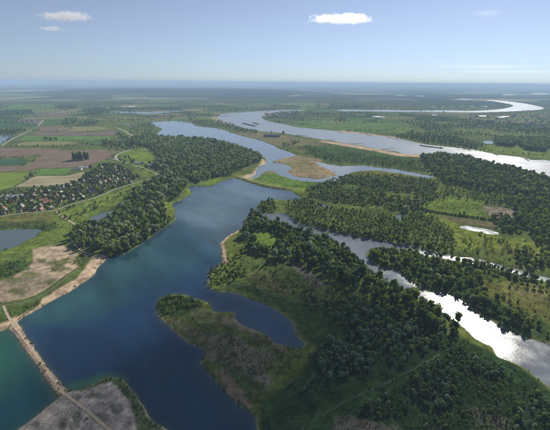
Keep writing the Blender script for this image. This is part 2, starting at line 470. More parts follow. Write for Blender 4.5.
# peninsula
paint([(158,312),(158,301),(164,297),(190,297),(203,304),(198,312),(175,318)], SCRUB, 3, 0.9)
paint([(196,306),(215,312),(225,320),(215,328),(198,322),(186,316)], (0.105,0.12,0.055), 4, 0.8)
paint([(165,322),(180,330),(200,345),(205,338),(190,328),(175,318)], DIRT, 4, 0.6, 8, 8)
paint([(205,336),(240,338),(262,352),(275,360),(268,370),(250,380),(235,372),(210,362),(203,350)], (0.165,0.150,0.105), 4, 0.8, 26, 14)
paint([(222,366),(252,372),(275,382),(262,394),(245,398),(230,385)], (0.075,0.11,0.04), 3, 0.9, 10, 10)
paint([(212,372),(226,372),(242,392),(252,408),(246,410),(232,396)], (0.26,0.19,0.13), 3, 0.85, 6, 8)
paint([(240,368),(258,372),(274,382),(268,386),(250,378)], (0.17,0.155,0.12), 3, 0.8, 8, 8)
paint([(214,318),(236,318),(262,336),(290,350),(285,354),(255,340),(225,326)], DIRT, 2.5, 0.7, 6, 8)
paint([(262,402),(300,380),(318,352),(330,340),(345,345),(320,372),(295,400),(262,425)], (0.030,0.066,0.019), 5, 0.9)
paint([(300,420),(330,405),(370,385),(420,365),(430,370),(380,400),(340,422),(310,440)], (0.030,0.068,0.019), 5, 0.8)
paint([(330,425),(345,416),(375,424),(400,428),(395,440),(330,445)], (0.15,0.135,0.11), 5, 0.7, 14, 10)
paint([(470,412),(500,418),(520,430),(480,436)], (0.12,0.115,0.085), 5, 0.6, 14, 10)
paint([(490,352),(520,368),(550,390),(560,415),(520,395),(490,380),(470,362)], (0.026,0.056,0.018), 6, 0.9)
# sand
paint([(33,250),(44,247.6),(58,246),(70,250),(80,256),(76,264),(80,270),(66,279),(48,290),(30,299),(0,304),(-30,309),(-30,290),(0,282),(14,277),(30,270),(34,260)], (0.40,0.31,0.215), 3, 1.0, 9, 12)
paint([(0,284),(30,276),(50,276),(60,282),(45,290),(28,298),(0,303)], (0.22,0.185,0.13), 4, 0.75, 14, 9)
for q, (bx, by, bw, bh) in enumerate([(56,264,9,4),(60,270,9,4),(30,275,9,4),(42,262,6,3),(10,280,12,4),(52,284,9,3),(18,292,12,3),(68,262,8,4),(82,259,7,4),(82,276,5,3),(62,285,5,2),(88,262,3,2)]):
    paint([(bx-bw,by),(bx-bw*.4,by-bh),(bx+bw*.5,by-bh*.8),(bx+bw,by+bh*.2),(bx+bw*.3,by+bh),(bx-bw*.6,by+bh*.7)], (0.10,0.12,0.035), 4, 0.8, 16, 10, 80+q)
paint([(108,256),(104,262),(100,270),(94,278),(80,286),(60,298),(40,310),(25,317),(12,326),(0,332),(-30,331),(-30,326),(0,325),(10,320),(28,311),(45,299),(62,288),(76,280),(84,271),(89,263),(94,257),(100,256)], (0.46,0.345,0.235), 2.5)
paint([(9,329),(19,321),(36,346),(50,366),(66,388),(60,396),(46,379),(33,361),(20,343)], (0.42,0.315,0.23), 2.0)
paint([(0,305),(18,302),(35,297),(50,288),(65,277),(80,267.5),(83,270),(66,284),(50,296),(35,305),(18,311),(0,315),(-30,318),(-30,309)], (0.085,0.12,0.028), 2, 0.95)
paint([(8,312),(22,309),(42,301),(42,304),(28,312),(14,319)], (0.07,0.11,0.025), 2, 0.95, 5, 8)
paint([(0,312),(6,313),(9,322),(0,325),(-30,328),(-30,316)], (0.07,0.11,0.025), 2, 0.95)
paint([(14,262),(28,262),(28,270),(14,276),(0,280),(-20,282),(-20,266)], (0.06,0.105,0.025), 4, 0.9)
paint([(222,263),(219,252),(218,243),(226,235),(238,229),(240,232),(230,237),(224,243),(226,256),(229,264)], (0.48,0.36,0.25), 1.8, 0.95)
paint([(66,390),(75,391),(88,389),(104,382),(113,380),(124,384),(134,396),(146,414),(168,432),(190,480),(0,500),(18,430),(38,415),(57,399)], (0.085,0.115,0.05), 2, 1.0)
paint([(58,399),(66,392),(88,390.5),(104,384),(112,383),(120,390),(130,405),(134,418),(140,440),(150,480),(0,500),(17,430),(37,416)], SHADESAND, 2, 1.0, 3, 8)  # sandbar: greyed sand, the foreground shade is put into its colour
for q, (bx, by, bw, bh) in enumerate([(76,399,6,3),(78,420,7,5),(62,428,6,5),(36,425,6,3),(95,398,10,4),(115,410,8,6),(100,420,12,6)]):
    paint([(bx-bw,by),(bx-bw*.4,by-bh),(bx+bw*.5,by-bh*.8),(bx+bw,by+bh*.2),(bx+bw*.3,by+bh),(bx-bw*.6,by+bh*.7)], (0.105,0.115,0.075), 3, 0.8, 8, 7, 100+q)
for s_ in ([(320,140.5),(350,144.5),(380,149.5),(400,154),(425,154.5),(440,155),(440,157),(420,157.5),(398,156.5),(375,151.5),(345,146.5),(320,142)],
           [(215,112.5),(222,113),(221,120),(228,124),(218,123),(211,118)], [(330,131),(345,133),(370,136),(398,139),(398,137.5),(370,134),(345,131)]):
    paint(s_, (0.45,0.34,0.24), 6)
# shallow pale rim along the peninsula and lake shores
rim = np.exp(-((land - 0.4) / 1.6) ** 2) * (BODY == 0) * (RR < 800) * np.clip(fnoise(X, 30, 121, 3) * 3 - 0.9, 0, 1)
C = C * (1 - rim[:, None] * 0.75) + np.array((0.30, 0.255, 0.18)) * rim[:, None] * 0.75
# bare mottling
mot = fnoise(X, 7, 131, 3) * 0.7 + fnoise(X, 30, 135, 3) * 0.3
C = C * (0.30 + 1.40 * mot)[:, None]

def terrain_faces():
    i, j = np.meshgrid(np.arange(nA - 1), np.arange(nR - 1), indexing='ij')
    a = (i * nR + j).ravel()
    return np.stack([a, a + 1, a + nR + 1, a + nR], 1)

def add_float(o, name, vals):
    a = o.data.attributes.new(name, 'FLOAT', 'POINT'); a.data.foreach_set('value', np.asarray(vals, np.float32))

def fast_mesh(name, V, Q, mat, kind='structure', label=None, colors=None, smooth_shade=True, extra=None):
    me = bpy.data.meshes.new(name)
    me.vertices.add(len(V)); me.vertices.foreach_set('co', np.ascontiguousarray(V, np.float32).ravel())
    k = Q.shape[1]
    me.loops.add(Q.size); me.loops.foreach_set('vertex_index', np.ascontiguousarray(Q, np.int32).ravel())
    me.polygons.add(len(Q))
    me.polygons.foreach_set('loop_start', np.arange(0, Q.size, k, dtype=np.int32))
    me.polygons.foreach_set('loop_total', np.full(len(Q), k, np.int32))
    me.update(calc_edges=True)
    if smooth_shade: me.polygons.foreach_set('use_smooth', np.ones(len(Q), bool))
    if colors is not None:
        ca = me.color_attributes.new('base', 'FLOAT_COLOR', 'POINT')
        ca.data.foreach_set('color', np.concatenate([colors, np.ones((len(colors), 1))], 1).astype(np.float32).ravel())
    me.validate()
    me.materials.append(mat)
    o = bpy.data.objects.new(name, me); COL.objects.link(o)
    tag(o, label, None, None, kind)
    return o

# ground material: base colour of the zones, broken up by grain, tufts and a far patchwork
def ground_material():
    mt, nt, out = new_mat('ground')
    tc = nt.nodes.new('ShaderNodeTexCoord'); at = nt.nodes.new('ShaderNodeAttribute'); at.attribute_name = 'base'
    v = tc.outputs['Object']
    f1 = mapr(nt, noise(nt, v, 0.9, 4, 0.65), 0.3, 0.7, 0.6, 1.4)
    f2 = mapr(nt, noise(nt, v, 0.11, 5, 0.65), 0.3, 0.7, 0.55, 1.45)
    f3 = mapr(nt, noise(nt, v, 0.012, 4, 0.6), 0.3, 0.7, 0.8, 1.2)
    f = math_n(nt, 'MULTIPLY', math_n(nt, 'MULTIPLY', f1, f2), f3)
    sc_ = nt.nodes.new('ShaderNodeVectorMath'); sc_.operation = 'SCALE'
    nt.links.new(at.outputs['Color'], sc_.inputs[0]); nt.links.new(f, sc_.inputs['Scale'])
    # far patchwork of fields, too far to build one by one
    mp = N(nt, 'ShaderNodeMapping'); mp.inputs['Scale'].default_value = (1/420, 1/300, 0); mp.inputs['Rotation'].default_value = (0, 0, 0.35)
    nt.links.new(v, mp.inputs['Vector'])
    vo = N(nt, 'ShaderNodeTexVoronoi', Scale=1.0, Randomness=0.75); vo.distance = 'CHEBYCHEV'
    nt.links.new(mp.outputs[0], vo.inputs['Vector'])
    sp_ = nt.nodes.new('ShaderNodeSeparateColor'); nt.links.new(vo.outputs['Color'], sp_.inputs[0])
    rp = nt.nodes.new('ShaderNodeValToRGB'); rp.color_ramp.interpolation = 'CONSTANT'
    el = rp.color_ramp.elements
    cols = [(0.0,(0.075,0.12,0.03)),(0.22,(0.05,0.09,0.028)),(0.4,(0.10,0.16,0.04)),(0.58,(0.14,0.11,0.075)),(0.68,(0.16,0.17,0.07)),(0.78,(0.022,0.04,0.02)),(0.93,(0.21,0.195,0.10))]
    el[0].position = 0; el[0].color = (*cols[0][1], 1)
    el[1].position = cols[1][0]; el[1].color = (*cols[1][1], 1)
    for p_, c_ in cols[2:]:
        e = el.new(p_); e.color = (*c_, 1)
    nt.links.new(sp_.outputs[0], rp.inputs[0])
    ln = N(nt, 'ShaderNodeVectorMath', operation='LENGTH'); nt.links.new(v, ln.inputs[0])
    farf = mapr(nt, ln.outputs['Value'], 2600, 3400, 0, 0.75)
    vf = mapr(nt, ln.outputs['Value'], 6000, 8500, 1, 0)
    c = mixc(nt, math_n(nt, 'MULTIPLY', farf, vf), sc_.outputs[0], rp.outputs[0])
    mp2 = N(nt, 'ShaderNodeMapping'); mp2.inputs['Scale'].default_value = (1/1500, 1/1000, 0); mp2.inputs['Rotation'].default_value = (0, 0, 0.1)
    nt.links.new(v, mp2.inputs['Vector'])
    vo2 = N(nt, 'ShaderNodeTexVoronoi', Scale=1.0, Randomness=0.9); vo2.distance = 'CHEBYCHEV'
    nt.links.new(mp2.outputs[0], vo2.inputs['Vector'])
    sp2 = nt.nodes.new('ShaderNodeSeparateColor'); nt.links.new(vo2.outputs['Color'], sp2.inputs[0])
    rp2 = nt.nodes.new('ShaderNodeValToRGB'); rp2.color_ramp.interpolation = 'CONSTANT'
    e2 = rp2.color_ramp.elements
    e2[0].position = 0; e2[0].color = (0.016, 0.03, 0.018, 1); e2[1].position = 0.55; e2[1].color = (0.05, 0.08, 0.03, 1)
    for p_, c_ in ((0.66, (0.16, 0.18, 0.085)), (0.76, (0.03, 0.05, 0.025)), (0.88, (0.32, 0.30, 0.19))):
        e = e2.new(p_); e.color = (*c_, 1)
    nt.links.new(sp2.outputs[0], rp2.inputs[0])
    pa = nt.nodes.new('ShaderNodeAttribute'); pa.attribute_name = 'patch'
    vf2 = math_n(nt, 'MULTIPLY', mapr(nt, ln.outputs['Value'], 6000, 8500, 0, 0.9), pa.outputs['Fac'])
    c = mixc(nt, vf2, c, rp2.outputs[0])
    d = nt.nodes.new('ShaderNodeBsdfDiffuse')
    nt.links.new(c, d.inputs['Color'])
    b = N(nt, 'ShaderNodeBump', Strength=0.9, Distance=1.3)
    nt.links.new(noise(nt, v, 0.5, 5, 0.7), b.inputs['Height']); nt.links.new(b.outputs[0], d.inputs['Normal'])
    nt.links.new(d.outputs[0], out.inputs['Surface'])
    return mt

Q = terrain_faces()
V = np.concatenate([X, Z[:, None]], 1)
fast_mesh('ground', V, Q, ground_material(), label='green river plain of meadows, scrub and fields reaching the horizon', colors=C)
add_float(bpy.data.objects['ground'], 'patch', PATCH)

# ------------------------------------------------------------------ water sheets
def water_material(name, rough, bump, bscale):
    mt, nt, out = new_mat(name)
    tc = nt.nodes.new('ShaderNodeTexCoord'); at = nt.nodes.new('ShaderNodeAttribute'); at.attribute_name = 'base'
    v = tc.outputs['Object']
    p = N(nt, 'ShaderNodeBsdfPrincipled', Roughness=rough, IOR=1.33)
    nt.links.new(at.outputs['Color'], p.inputs['Base Color'])
    wind = noise(nt, v, 0.012 if rough > 0.2 else 0.028, 5, 0.65)
    ar = nt.nodes.new('ShaderNodeAttribute'); ar.attribute_name = 'rough'
    r = math_n(nt, 'MULTIPLY', mapr(nt, wind, 0.35, 0.65, *((0.9, 1.1) if rough > 0.2 else (0.55, 1.5))), ar.outputs['Fac'])
    nt.links.new(r, p.inputs['Roughness'])
    mp = N(nt, 'ShaderNodeMapping'); mp.inputs['Rotation'].default_value = (0, 0, 0.5); mp.inputs['Scale'].default_value = (1, 2.2, 1)
    nt.links.new(v, mp.inputs['Vector'])
    h = noise(nt, mp.outputs[0], bscale, 3, 0.6)
    b = N(nt, 'ShaderNodeBump', Strength=bump, Distance=0.25)
    nt.links.new(mapr(nt, ar.outputs['Fac'], 0.10, 0.15, bump, bump * 2 if bump > 0.14 else bump), b.inputs['Strength'])
    nt.links.new(h, b.inputs['Height']); nt.links.new(b.outputs[0], p.inputs['Normal'])
    nt.links.new(p.outputs[0], out.inputs['Surface'])
    return mt

WC = np.empty((len(X), 3)); WC[:] = (0.010, 0.032, 0.075)
def wpaint(poly, col, soft, amt=1.0, nz=0, body=None):
    global WC
    d = sdf(X, W(poly), 160)
    if nz: d = d + (fnoise(X, 70, 141, 4) - 0.5) * nz
    k = np.clip(d / soft + 0.5, 0, 1) * amt
    if body is not None: k = k * (BODY == body)
    WC = WC * (1 - k[:, None]) + np.array(col) * k[:, None]
isb = lambda *b: np.isin(BODY, b)
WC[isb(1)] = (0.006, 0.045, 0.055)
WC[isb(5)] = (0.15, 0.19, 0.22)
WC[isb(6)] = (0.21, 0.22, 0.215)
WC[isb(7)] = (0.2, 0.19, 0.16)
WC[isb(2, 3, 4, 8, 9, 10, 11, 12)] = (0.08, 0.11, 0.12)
wpaint([(235,178),(262,187),(300,197),(262,204),(250,216),(238,230),(220,243),(190,240),(176,222),(176,208),(195,190)], (0.095,0.150,0.172), 130, 1.0, 60, 0)  # upper lake: pale sky reflection painted into the water colour
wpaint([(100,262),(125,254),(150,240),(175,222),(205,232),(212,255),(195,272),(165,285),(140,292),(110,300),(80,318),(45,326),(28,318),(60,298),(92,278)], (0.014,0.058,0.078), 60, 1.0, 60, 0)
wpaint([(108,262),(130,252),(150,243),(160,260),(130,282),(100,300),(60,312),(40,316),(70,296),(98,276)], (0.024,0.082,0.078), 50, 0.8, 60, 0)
wpaint([(-60,322),(0,331),(10,331),(20,345),(16,372),(0,390),(-60,400)], (0.020,0.085,0.052), 40, 0.9, 30, 1)
wpaint([(66,390),(72,384),(88,380),(100,374),(112,374),(124,380),(118,386),(98,386),(86,392)], (0.030,0.105,0.045), 10, 0.8, 10, 0)
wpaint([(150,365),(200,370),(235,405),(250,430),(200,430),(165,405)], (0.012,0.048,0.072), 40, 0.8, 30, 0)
wpaint([(255,210),(275,212),(300,222),(350,236),(426,250),(455,256),(550,278),(550,290),(440,262),(365,256),(390,270),(450,296),(550,345),(560,400),(500,362),(450,330),(400,292),(350,262),(300,235),(262,222)], (0.145,0.165,0.185), 8, 0.95, 0, 0)  # channel and arm: blue-silver sheen painted into the muddy water colour
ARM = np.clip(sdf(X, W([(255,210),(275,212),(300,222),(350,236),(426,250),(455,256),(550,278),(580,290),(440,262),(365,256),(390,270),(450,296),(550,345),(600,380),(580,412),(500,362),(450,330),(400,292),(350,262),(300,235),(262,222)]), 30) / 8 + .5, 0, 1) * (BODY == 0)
wpaint([(208,300),(222,292),(265,302),(297,325),(305,346),(275,345),(235,320),(215,312)], (0.022,0.05,0.095), 6, 1.0, 0, 0)
wn_ = 0.68 + 0.36 * fnoise(X, 130, 151, 4) + 0.8 * (fnoise(X @ np.array([[.8, -.6], [.6, .8]]) * np.array([1, .3]), 30, 157, 4) - .5)  # streaky sheen of wind on the water, painted as colour
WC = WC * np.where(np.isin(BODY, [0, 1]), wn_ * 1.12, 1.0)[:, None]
near_s = np.exp(-np.clip(wsd_w, 0, 99) / 3.0) * (RR < 1000) * np.isin(BODY, [0, 1])
WC = WC * (1 - near_s[:, None] * 0.55) + np.array((0.075, 0.10, 0.065)) * near_s[:, None] * 0.55

WMAT = {'calm': water_material('calm_water', 0.10, 0.16, 0.30), 'river': water_material('river_water', 0.24, 0.12, 0.22)}
vmax = WS[:, Q].max(2) if False else None
fsd = wsd_w[Q].max(1)
fbody = BODY[Q[np.arange(len(Q)), wsd_w[Q].argmax(1)]]
fwater = (fsd > -1.0) | (wsd[Q].max(1) > -3)
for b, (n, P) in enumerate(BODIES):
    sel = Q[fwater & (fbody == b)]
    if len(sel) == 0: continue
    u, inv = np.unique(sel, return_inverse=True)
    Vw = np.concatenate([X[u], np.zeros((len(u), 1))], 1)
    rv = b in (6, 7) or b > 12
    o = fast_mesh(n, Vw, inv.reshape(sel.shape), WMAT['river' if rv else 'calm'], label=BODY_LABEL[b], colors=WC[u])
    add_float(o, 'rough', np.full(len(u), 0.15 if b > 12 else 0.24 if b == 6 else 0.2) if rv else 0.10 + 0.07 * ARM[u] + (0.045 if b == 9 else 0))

# ------------------------------------------------------------------ fields, each its own sheet
FM = {'plough': field_mat('ploughed_soil', (0.175, 0.130, 0.095), 0.10, 0.2), 'purple': field_mat('fallow_soil', (0.15, 0.115, 0.10), 0.1, 0.4),
      'green': field_mat('crop_green', (0.07, 0.125, 0.035), 0.12, 0.3), 'teal': field_mat('beet_green', (0.045, 0.10, 0.055), 0.1, 0.3),
      'bright': field_mat('young_grass', (0.15, 0.205, 0.035), 0.12, 0.9), 'yellow': field_mat('ripening_grass', (0.19, 0.19, 0.075), 0.1, 0.2),
      'stubble': field_mat('pale_stubble', (0.29, 0.26, 0.16), 0.14, 1.3, 8.0), 'pale': field_mat('bleached_strip', (0.45, 0.43, 0.32), 0.1, 0.2),
      'lush': field_mat('meadow_green', (0.095, 0.175, 0.04), 0.1, 0.2)}
FIELDS = [('bright', [(0,173.3),(30,173.3),(25,181),(12,188),(0,191)], 'bright yellow green field behind the village trees'),
  ('stubble', [(38,176.4),(66,176.4),(85,172.4),(80,179.5),(66,185.5),(40,187.5),(15,187.7),(31,179)], 'pale stubble field above the village'),
  ('lush', [(41,169.6),(73,168.6),(66,175.6),(38,175.8),(33,177),(37,172)], 'small green field between brown soil and stubble'),
  ('plough', [(44,155.4),(62,150.8),(108,150.5),(112,157),(100,161.5),(88,166),(72,168),(40,169),(20,171.7),(0,172.6),(0,167),(26,166)], 'big brown ploughed field with a poplar row'),
  ('teal', [(0,160),(24,159.4),(30,160.4),(24,165.6),(0,166.6)], 'dark blue green crop field at the left edge'),
  ('plough', [(0,148.3),(63,149.2),(50,154.8),(26,157.4),(0,157.8)], 'narrow brown field above the dark crop field'),
  ('yellow', [(26,142),(70,142),(79,144),(66,146),(12,146.4)], 'yellow green strip field below the hedged pasture'),
  ('lush', [(24,136.2),(110,136.6),(110,140.6),(66,141.4),(20,141.3)], 'long bright green field with small copses'),
  ('purple', [(38,132.6),(110,132.6),(112,136),(32,135.8)], 'long purple brown field behind the bright green one'),
  ('plough', [(39,127.2),(64,126.6),(71,129),(58,131.8),(41,131.8)], 'brown field beside the farm copse'),
  ('yellow', [(72,127.2),(96,127),(111,129),(88,131.6),(60,132),(73,129.3)], 'yellowish field right of the brown one'),
  ('teal', [(0,121.5),(17,123),(39,124.6),(35,127),(0,127.4)], 'dark green far field left of the straight track'),
  ('purple', [(20,119.3),(42,119.3),(39,124),(17,122.5)], 'purple brown far field beside the straight track'),
  ('green', [(46,119.3),(66,119.3),(62,125.2),(43,125)], 'green far field right of the straight track'),
  ('yellow', [(55,111.3),(76,110.4),(78,112),(58,113.3)], 'small pale yellow far field'),
  ('pale', [(98,108.6),(134,105.8),(136,107),(100,109.6)], 'whitish far strip above the thin lake'),
  ('lush', [(0,106.5),(54,106.3),(56,109),(0,110.3)], 'far green field at the left edge'),
  ('purple', [(106,130.2),(118,131),(123,135),(108,136)], 'purple field beside the curving dyke road'),
  ('plough', [(110,150.6),(118,151.4),(112,155.5)], 'small brown corner field beside the dyke road'),
  ('yellow', [(333,113.2),(365,113),(364,115.2),(334,115.4)], 'pale greenish field beside the far river'),
  ('lush', [(135,107),(180,106.6),(180,108.6),(140,109)], 'far green strip above the thin lake'),
  ('purple', [(34,113.5),(66,113),(68,116.3),(36,117)], 'brownish far field behind the farm copse'),
  ('green', [(80,141),(108,141.5),(104,145),(82,144.4)], 'green field beside the dark thicket'),
  ('yellow', [(0,195.6),(12,194.6),(16,199),(0,201)], 'little bright lawn inside the village')]
def field_sheet(kind, px, label, k=[0]):
    P = W(px); k[0] += 1
    bm = bmesh.new()
    vs = [bm.verts.new((p[0], p[1], 2.35 + 0.004 * k[0])) for p in P]
    f = bm.faces.new(vs)
    if f.normal.z < 0: f.normal_flip()
    bmesh.ops.triangulate(bm, faces=[f])
    me = bpy.data.meshes.new('field'); bm.to_mesh(me); bm.free()
    me.materials.append(FM[kind])
    o = bpy.data.objects.new('field', me); COL.objects.link(o)
    tag(o, label, None, None, 'structure')
for a in FIELDS: field_sheet(*a)

# ------------------------------------------------------------------ roads, tracks and paths
M_ROAD = simple_mat('pale_road', (0.29, 0.28, 0.20), 0.9, 0.15, 0.2)
M_TRACK = simple_mat('sandy_track', (0.38, 0.30, 0.21), 0.9, 0.2, 0.25)
M_DIRT = simple_mat('dirt_path', (0.12, 0.125, 0.075), 0.9, 0.25, 0.25)
def ribbon(name, px, width, mat, label, lift=0.22, n=8):
    P = smooth(W(px), False, n)
    T = np.gradient(P, axis=0); T /= np.linalg.norm(T, axis=1)[:, None] + 1e-9
    Nn = np.stack([-T[:, 1], T[:, 0]], 1)
    wv = width * (1 + 0.12 * np.sin(np.arange(len(P)) * 1.7))[:, None] / 2
    L = P + Nn * wv; R = P - Nn * wv
    z = np.maximum(np.maximum(ground_z(L), ground_z(R)), ground_z(P)) + lift
    V_ = np.concatenate([np.stack([L[:, 0], L[:, 1], z], 1), np.stack([R[:, 0], R[:, 1], z], 1)])
    k = len(P); i = np.arange(k - 1)
    o = fast_mesh(name, V_, np.stack([i, i + k, i + k + 1, i + 1], 1), mat, label=label)
    return o
ribbon('road', [(-40,225),(0,219),(30,215),(55,212.5),(70,207),(85,203),(100,198),(115,191.5),(128,187),(142,183),(152,180),(158,175)], 5.0, M_ROAD, 'pale road along the dyke below the village')
ribbon('road', [(117,160.5),(116,156.5),(121,153.5),(131,149.7),(138.5,146),(141.5,142.5),(138,139),(131,135),(125,131.5),(117,128)], 11, M_ROAD, 'wide pale dyke road curving past the brown fields')
ribbon('road', [(158,175),(150,171),(138,167),(128,164),(117,160.5),(108,158)], 5, M_ROAD, 'road joining the village and the curving dyke')
ribbon('track', [(56,212.5),(62,217),(70,222),(76,226),(80,231),(78,234)], 4.5, M_TRACK, 'pale track leading from the dyke to the lakeside trees')
ribbon('path', [(74,236),(72,241),(75,246),(82,252),(92,256)], 3.0, M_TRACK, 'narrow sandy path by the lakeside trees')
ribbon('track', [(-20,312),(0,308),(18,306),(34,301.5),(50,292.5),(65,281),(80,270)], 3.0, M_DIRT, 'thin track between two green verges above the beach')
ribbon('track', [(4,308),(7,315),(11,322)], 3.0, M_TRACK, 'short track joining the verge and the causeway')
ribbon('track', [(11,322),(14,327),(20,334),(34,353),(48,373),(60,390),(67,397),(80,408),(100,424),(122,445)], 2.8, M_TRACK, 'sandy track running along the causeway', 0.12)
ribbon('track', [(2,146),(12,139.5),(22,134.5),(32,130)], 9, M_ROAD, 'straight pale farm track past the small pond')
ribbon('track', [(38,126),(42,122),(46,118.5)], 10, M_ROAD, 'short straight far track between fields')
ribbon('path', [(230,290),(250,286),(262,292),(280,299),(300,304),(316,306),(335,300),(352,297)], 1.2, M_DIRT, 'faint path around the meadow above the bay')
ribbon('track', [(300,432),(330,412),(360,397),(390,383),(415,370),(440,356)], 3.2, simple_mat('grass_track', (0.026,0.052,0.017), 0.9, 0.5, 0.1), 'straight green track across the dark scrub')
ribbon('path', [(238,177.2),(260,184.2),(280,188.2),(300,190.4)], 3, M_TRACK, 'pale path on the low dam')

# ------------------------------------------------------------------ trees
LM = {'silver': leaf_mat('willow_leaf', (0.20, 0.255, 0.145), (0.28, 0.315, 0.205), 0.4),
      'teal': leaf_mat('skylit_willow_leaf', (0.125, 0.205, 0.130), (0.205, 0.285, 0.200), 0.28),  # foreground trees: blue skylight of the shade put into the leaf colour
      'dark': leaf_mat('alder_leaf', (0.055, 0.100, 0.033), (0.130, 0.185, 0.056), 0.42),
      'green': leaf_mat('leaf_green', (0.120, 0.185, 0.048), (0.20, 0.25, 0.072), 0.45),
      'bright': leaf_mat('poplar_leaf', (0.19, 0.26, 0.04), (0.25, 0.29, 0.055), 0.48),
      'brown': leaf_mat('dry_twig', (0.20, 0.165, 0.145), (0.26, 0.21, 0.19), 0.25)}
M_BARK = simple_mat('bark', (0.075, 0.06, 0.045), 0.9, 0.3, 2.0)

def crown_mesh(name, mat, seed, shape='round', nleaf=420, leaf=0.075, z0=0.12, width=0.42, nl=14):
    r = np.random.default_rng(seed)
    lob = []
    for k in range(nl):
        if shape == 'poplar':
            h = z0 + (0.97 - z0) * (k + 0.5) / nl
            rr = 0.11 * (1 - abs((h - 0.45)) * 0.9) + 0.02
            lob.append((r.normal(0, 0.03), r.normal(0, 0.03), h, rr))
        else:
            a = r.random() * 2 * math.pi; h = r.random() ** 0.8
            rad_ = width * math.sqrt(max(0.05, 1 - (2 * h - 0.85) ** 2 / 1.6)) * (0.35 + 0.65 * r.random()) * (0.72)
            lob.append((rad_ * math.cos(a), rad_ * math.sin(a), z0 + 0.10 + h * (0.80 - z0), 0.075 + 0.13 * r.random() ** 1.5))
    lob = np.array(lob)
    w = lob[:, 3] ** 2; w /= w.sum()
    idx = r.choice(len(lob), nleaf, p=w)
    d = r.normal(size=(nleaf, 3)); d[:, 2] += 0.35; d /= np.linalg.norm(d, axis=1)[:, None]
    pos = lob[idx, :3] + d * lob[idx, 3:4] * (0.90 + 0.17 * r.random((nleaf, 1)))
    nrm = d + 0.55 * r.normal(size=(nleaf, 3)); nrm /= np.linalg.norm(nrm, axis=1)[:, None]
    a = np.cross(nrm, r.normal(size=(nleaf, 3))); a /= np.linalg.norm(a, axis=1)[:, None]
    b = np.cross(nrm, a)
    s = leaf * (0.6 + 0.8 * r.random((nleaf, 1)))
    q = np.stack([pos + a*s, pos + b*s*0.8, pos - a*s*0.9, pos - b*s*0.8], 1)
    q[:, 0] += nrm * s * 0.25; q[:, 2] += nrm * s * 0.25 * 0
    q[:, :, 2] = np.maximum(q[:, :, 2], 0.01)
    me = bpy.data.meshes.new(name)
    V_ = q.reshape(-1, 3); F_ = np.arange(len(V_)).reshape(-1, 4)
    me.from_pydata(V_.tolist(), [], F_.tolist()); me.update()
    me.materials.append(mat)
    cc = pos - np.array([0, 0, 0.45]); cc /= np.linalg.norm(cc, axis=1)[:, None] + 1e-9
    nn = 0.7 * d + 0.45 * cc + 0.42 * r.normal(size=(nleaf, 3)) + np.array([0, 0, 0.22]); nn /= np.linalg.norm(nn, axis=1)[:, None]
    me.polygons.foreach_set('use_smooth', [True] * len(me.polygons))
    me.normals_split_custom_set_from_vertices(np.repeat(nn, 4, axis=0).tolist())
    return me

def trunk_mesh(name, seed, shape='round', th=0.6):
    r = np.random.default_rng(seed)
    bm = bmesh.new()
    def limb(a, b, ra, rb, n=6):
        a = Vector(a); b = Vector(b); ax = (b - a).normalized()
        u = ax.orthogonal().normalized(); v = ax.cross(u)
        A = [bm.verts.new(a + (u*math.cos(t) + v*math.sin(t)) * ra) for t in [2*math.pi*i/n for i in range(n)]]
        B = [bm.verts.new(b + (u*math.cos(t) + v*math.sin(t)) * rb) for t in [2*math.pi*i/n for i in range(n)]]
        for i in range(n): bm.faces.new((A[i], A[(i+1) % n], B[(i+1) % n], B[i]))
    limb((0, 0, -0.04), (0.01, 0, 0.22), 0.030, 0.022)
    limb((0.01, 0, 0.22), (0.0, 0.01, th), 0.022, 0.010)
    if shape == 'round':
        for k in range(5):
            a = 2 * math.pi * k / 5 + r.random()
            h = 0.2 + 0.2 * r.random()
            limb((0.01, 0, h), (0.24*math.cos(a), 0.24*math.sin(a), h + 0.2 + 0.1*r.random()), 0.012, 0.004, 4)
    me = bpy.data.meshes.new(name); bm.to_mesh(me); bm.free()
    me.materials.append(M_BARK)
    return me

TINTS = ['silver', 'dark', 'green', 'bright', 'brown', 'teal']
CROWN, FARCROWN, BUSH, TRUNK = {}, {}, {}, []
for ti, tn in enumerate(TINTS):
    CROWN[tn] = [crown_mesh('crown', LM[tn], 100 + ti*10 + k, nleaf=620, leaf=0.058, width=[0.40, 0.54, 0.30][k], nl=[15, 22, 11][k]) for k in range(3)]
    FARCROWN[tn] = [crown_mesh('crown', LM[tn], 200 + ti*10 + k, nleaf=130, leaf=0.135, width=0.45, nl=12) for k in range(2)]
    BUSH[tn] = [crown_mesh('bush', LM[tn], 300 + ti*10 + k, nleaf=170, leaf=0.11, z0=0.0, width=0.7, nl=10) for k in range(2)]
POPLAR = {tn: crown_mesh('crown', LM[tn], 400 + i, 'poplar', 420, 0.05, 0.06, nl=16) for i, tn in enumerate(('dark', 'green', 'bright'))}
TRUNK = [trunk_mesh('trunk', 500 + k) for k in range(3)]
PTRUNK = trunk_mesh('trunk', 520, 'poplar', 0.85)

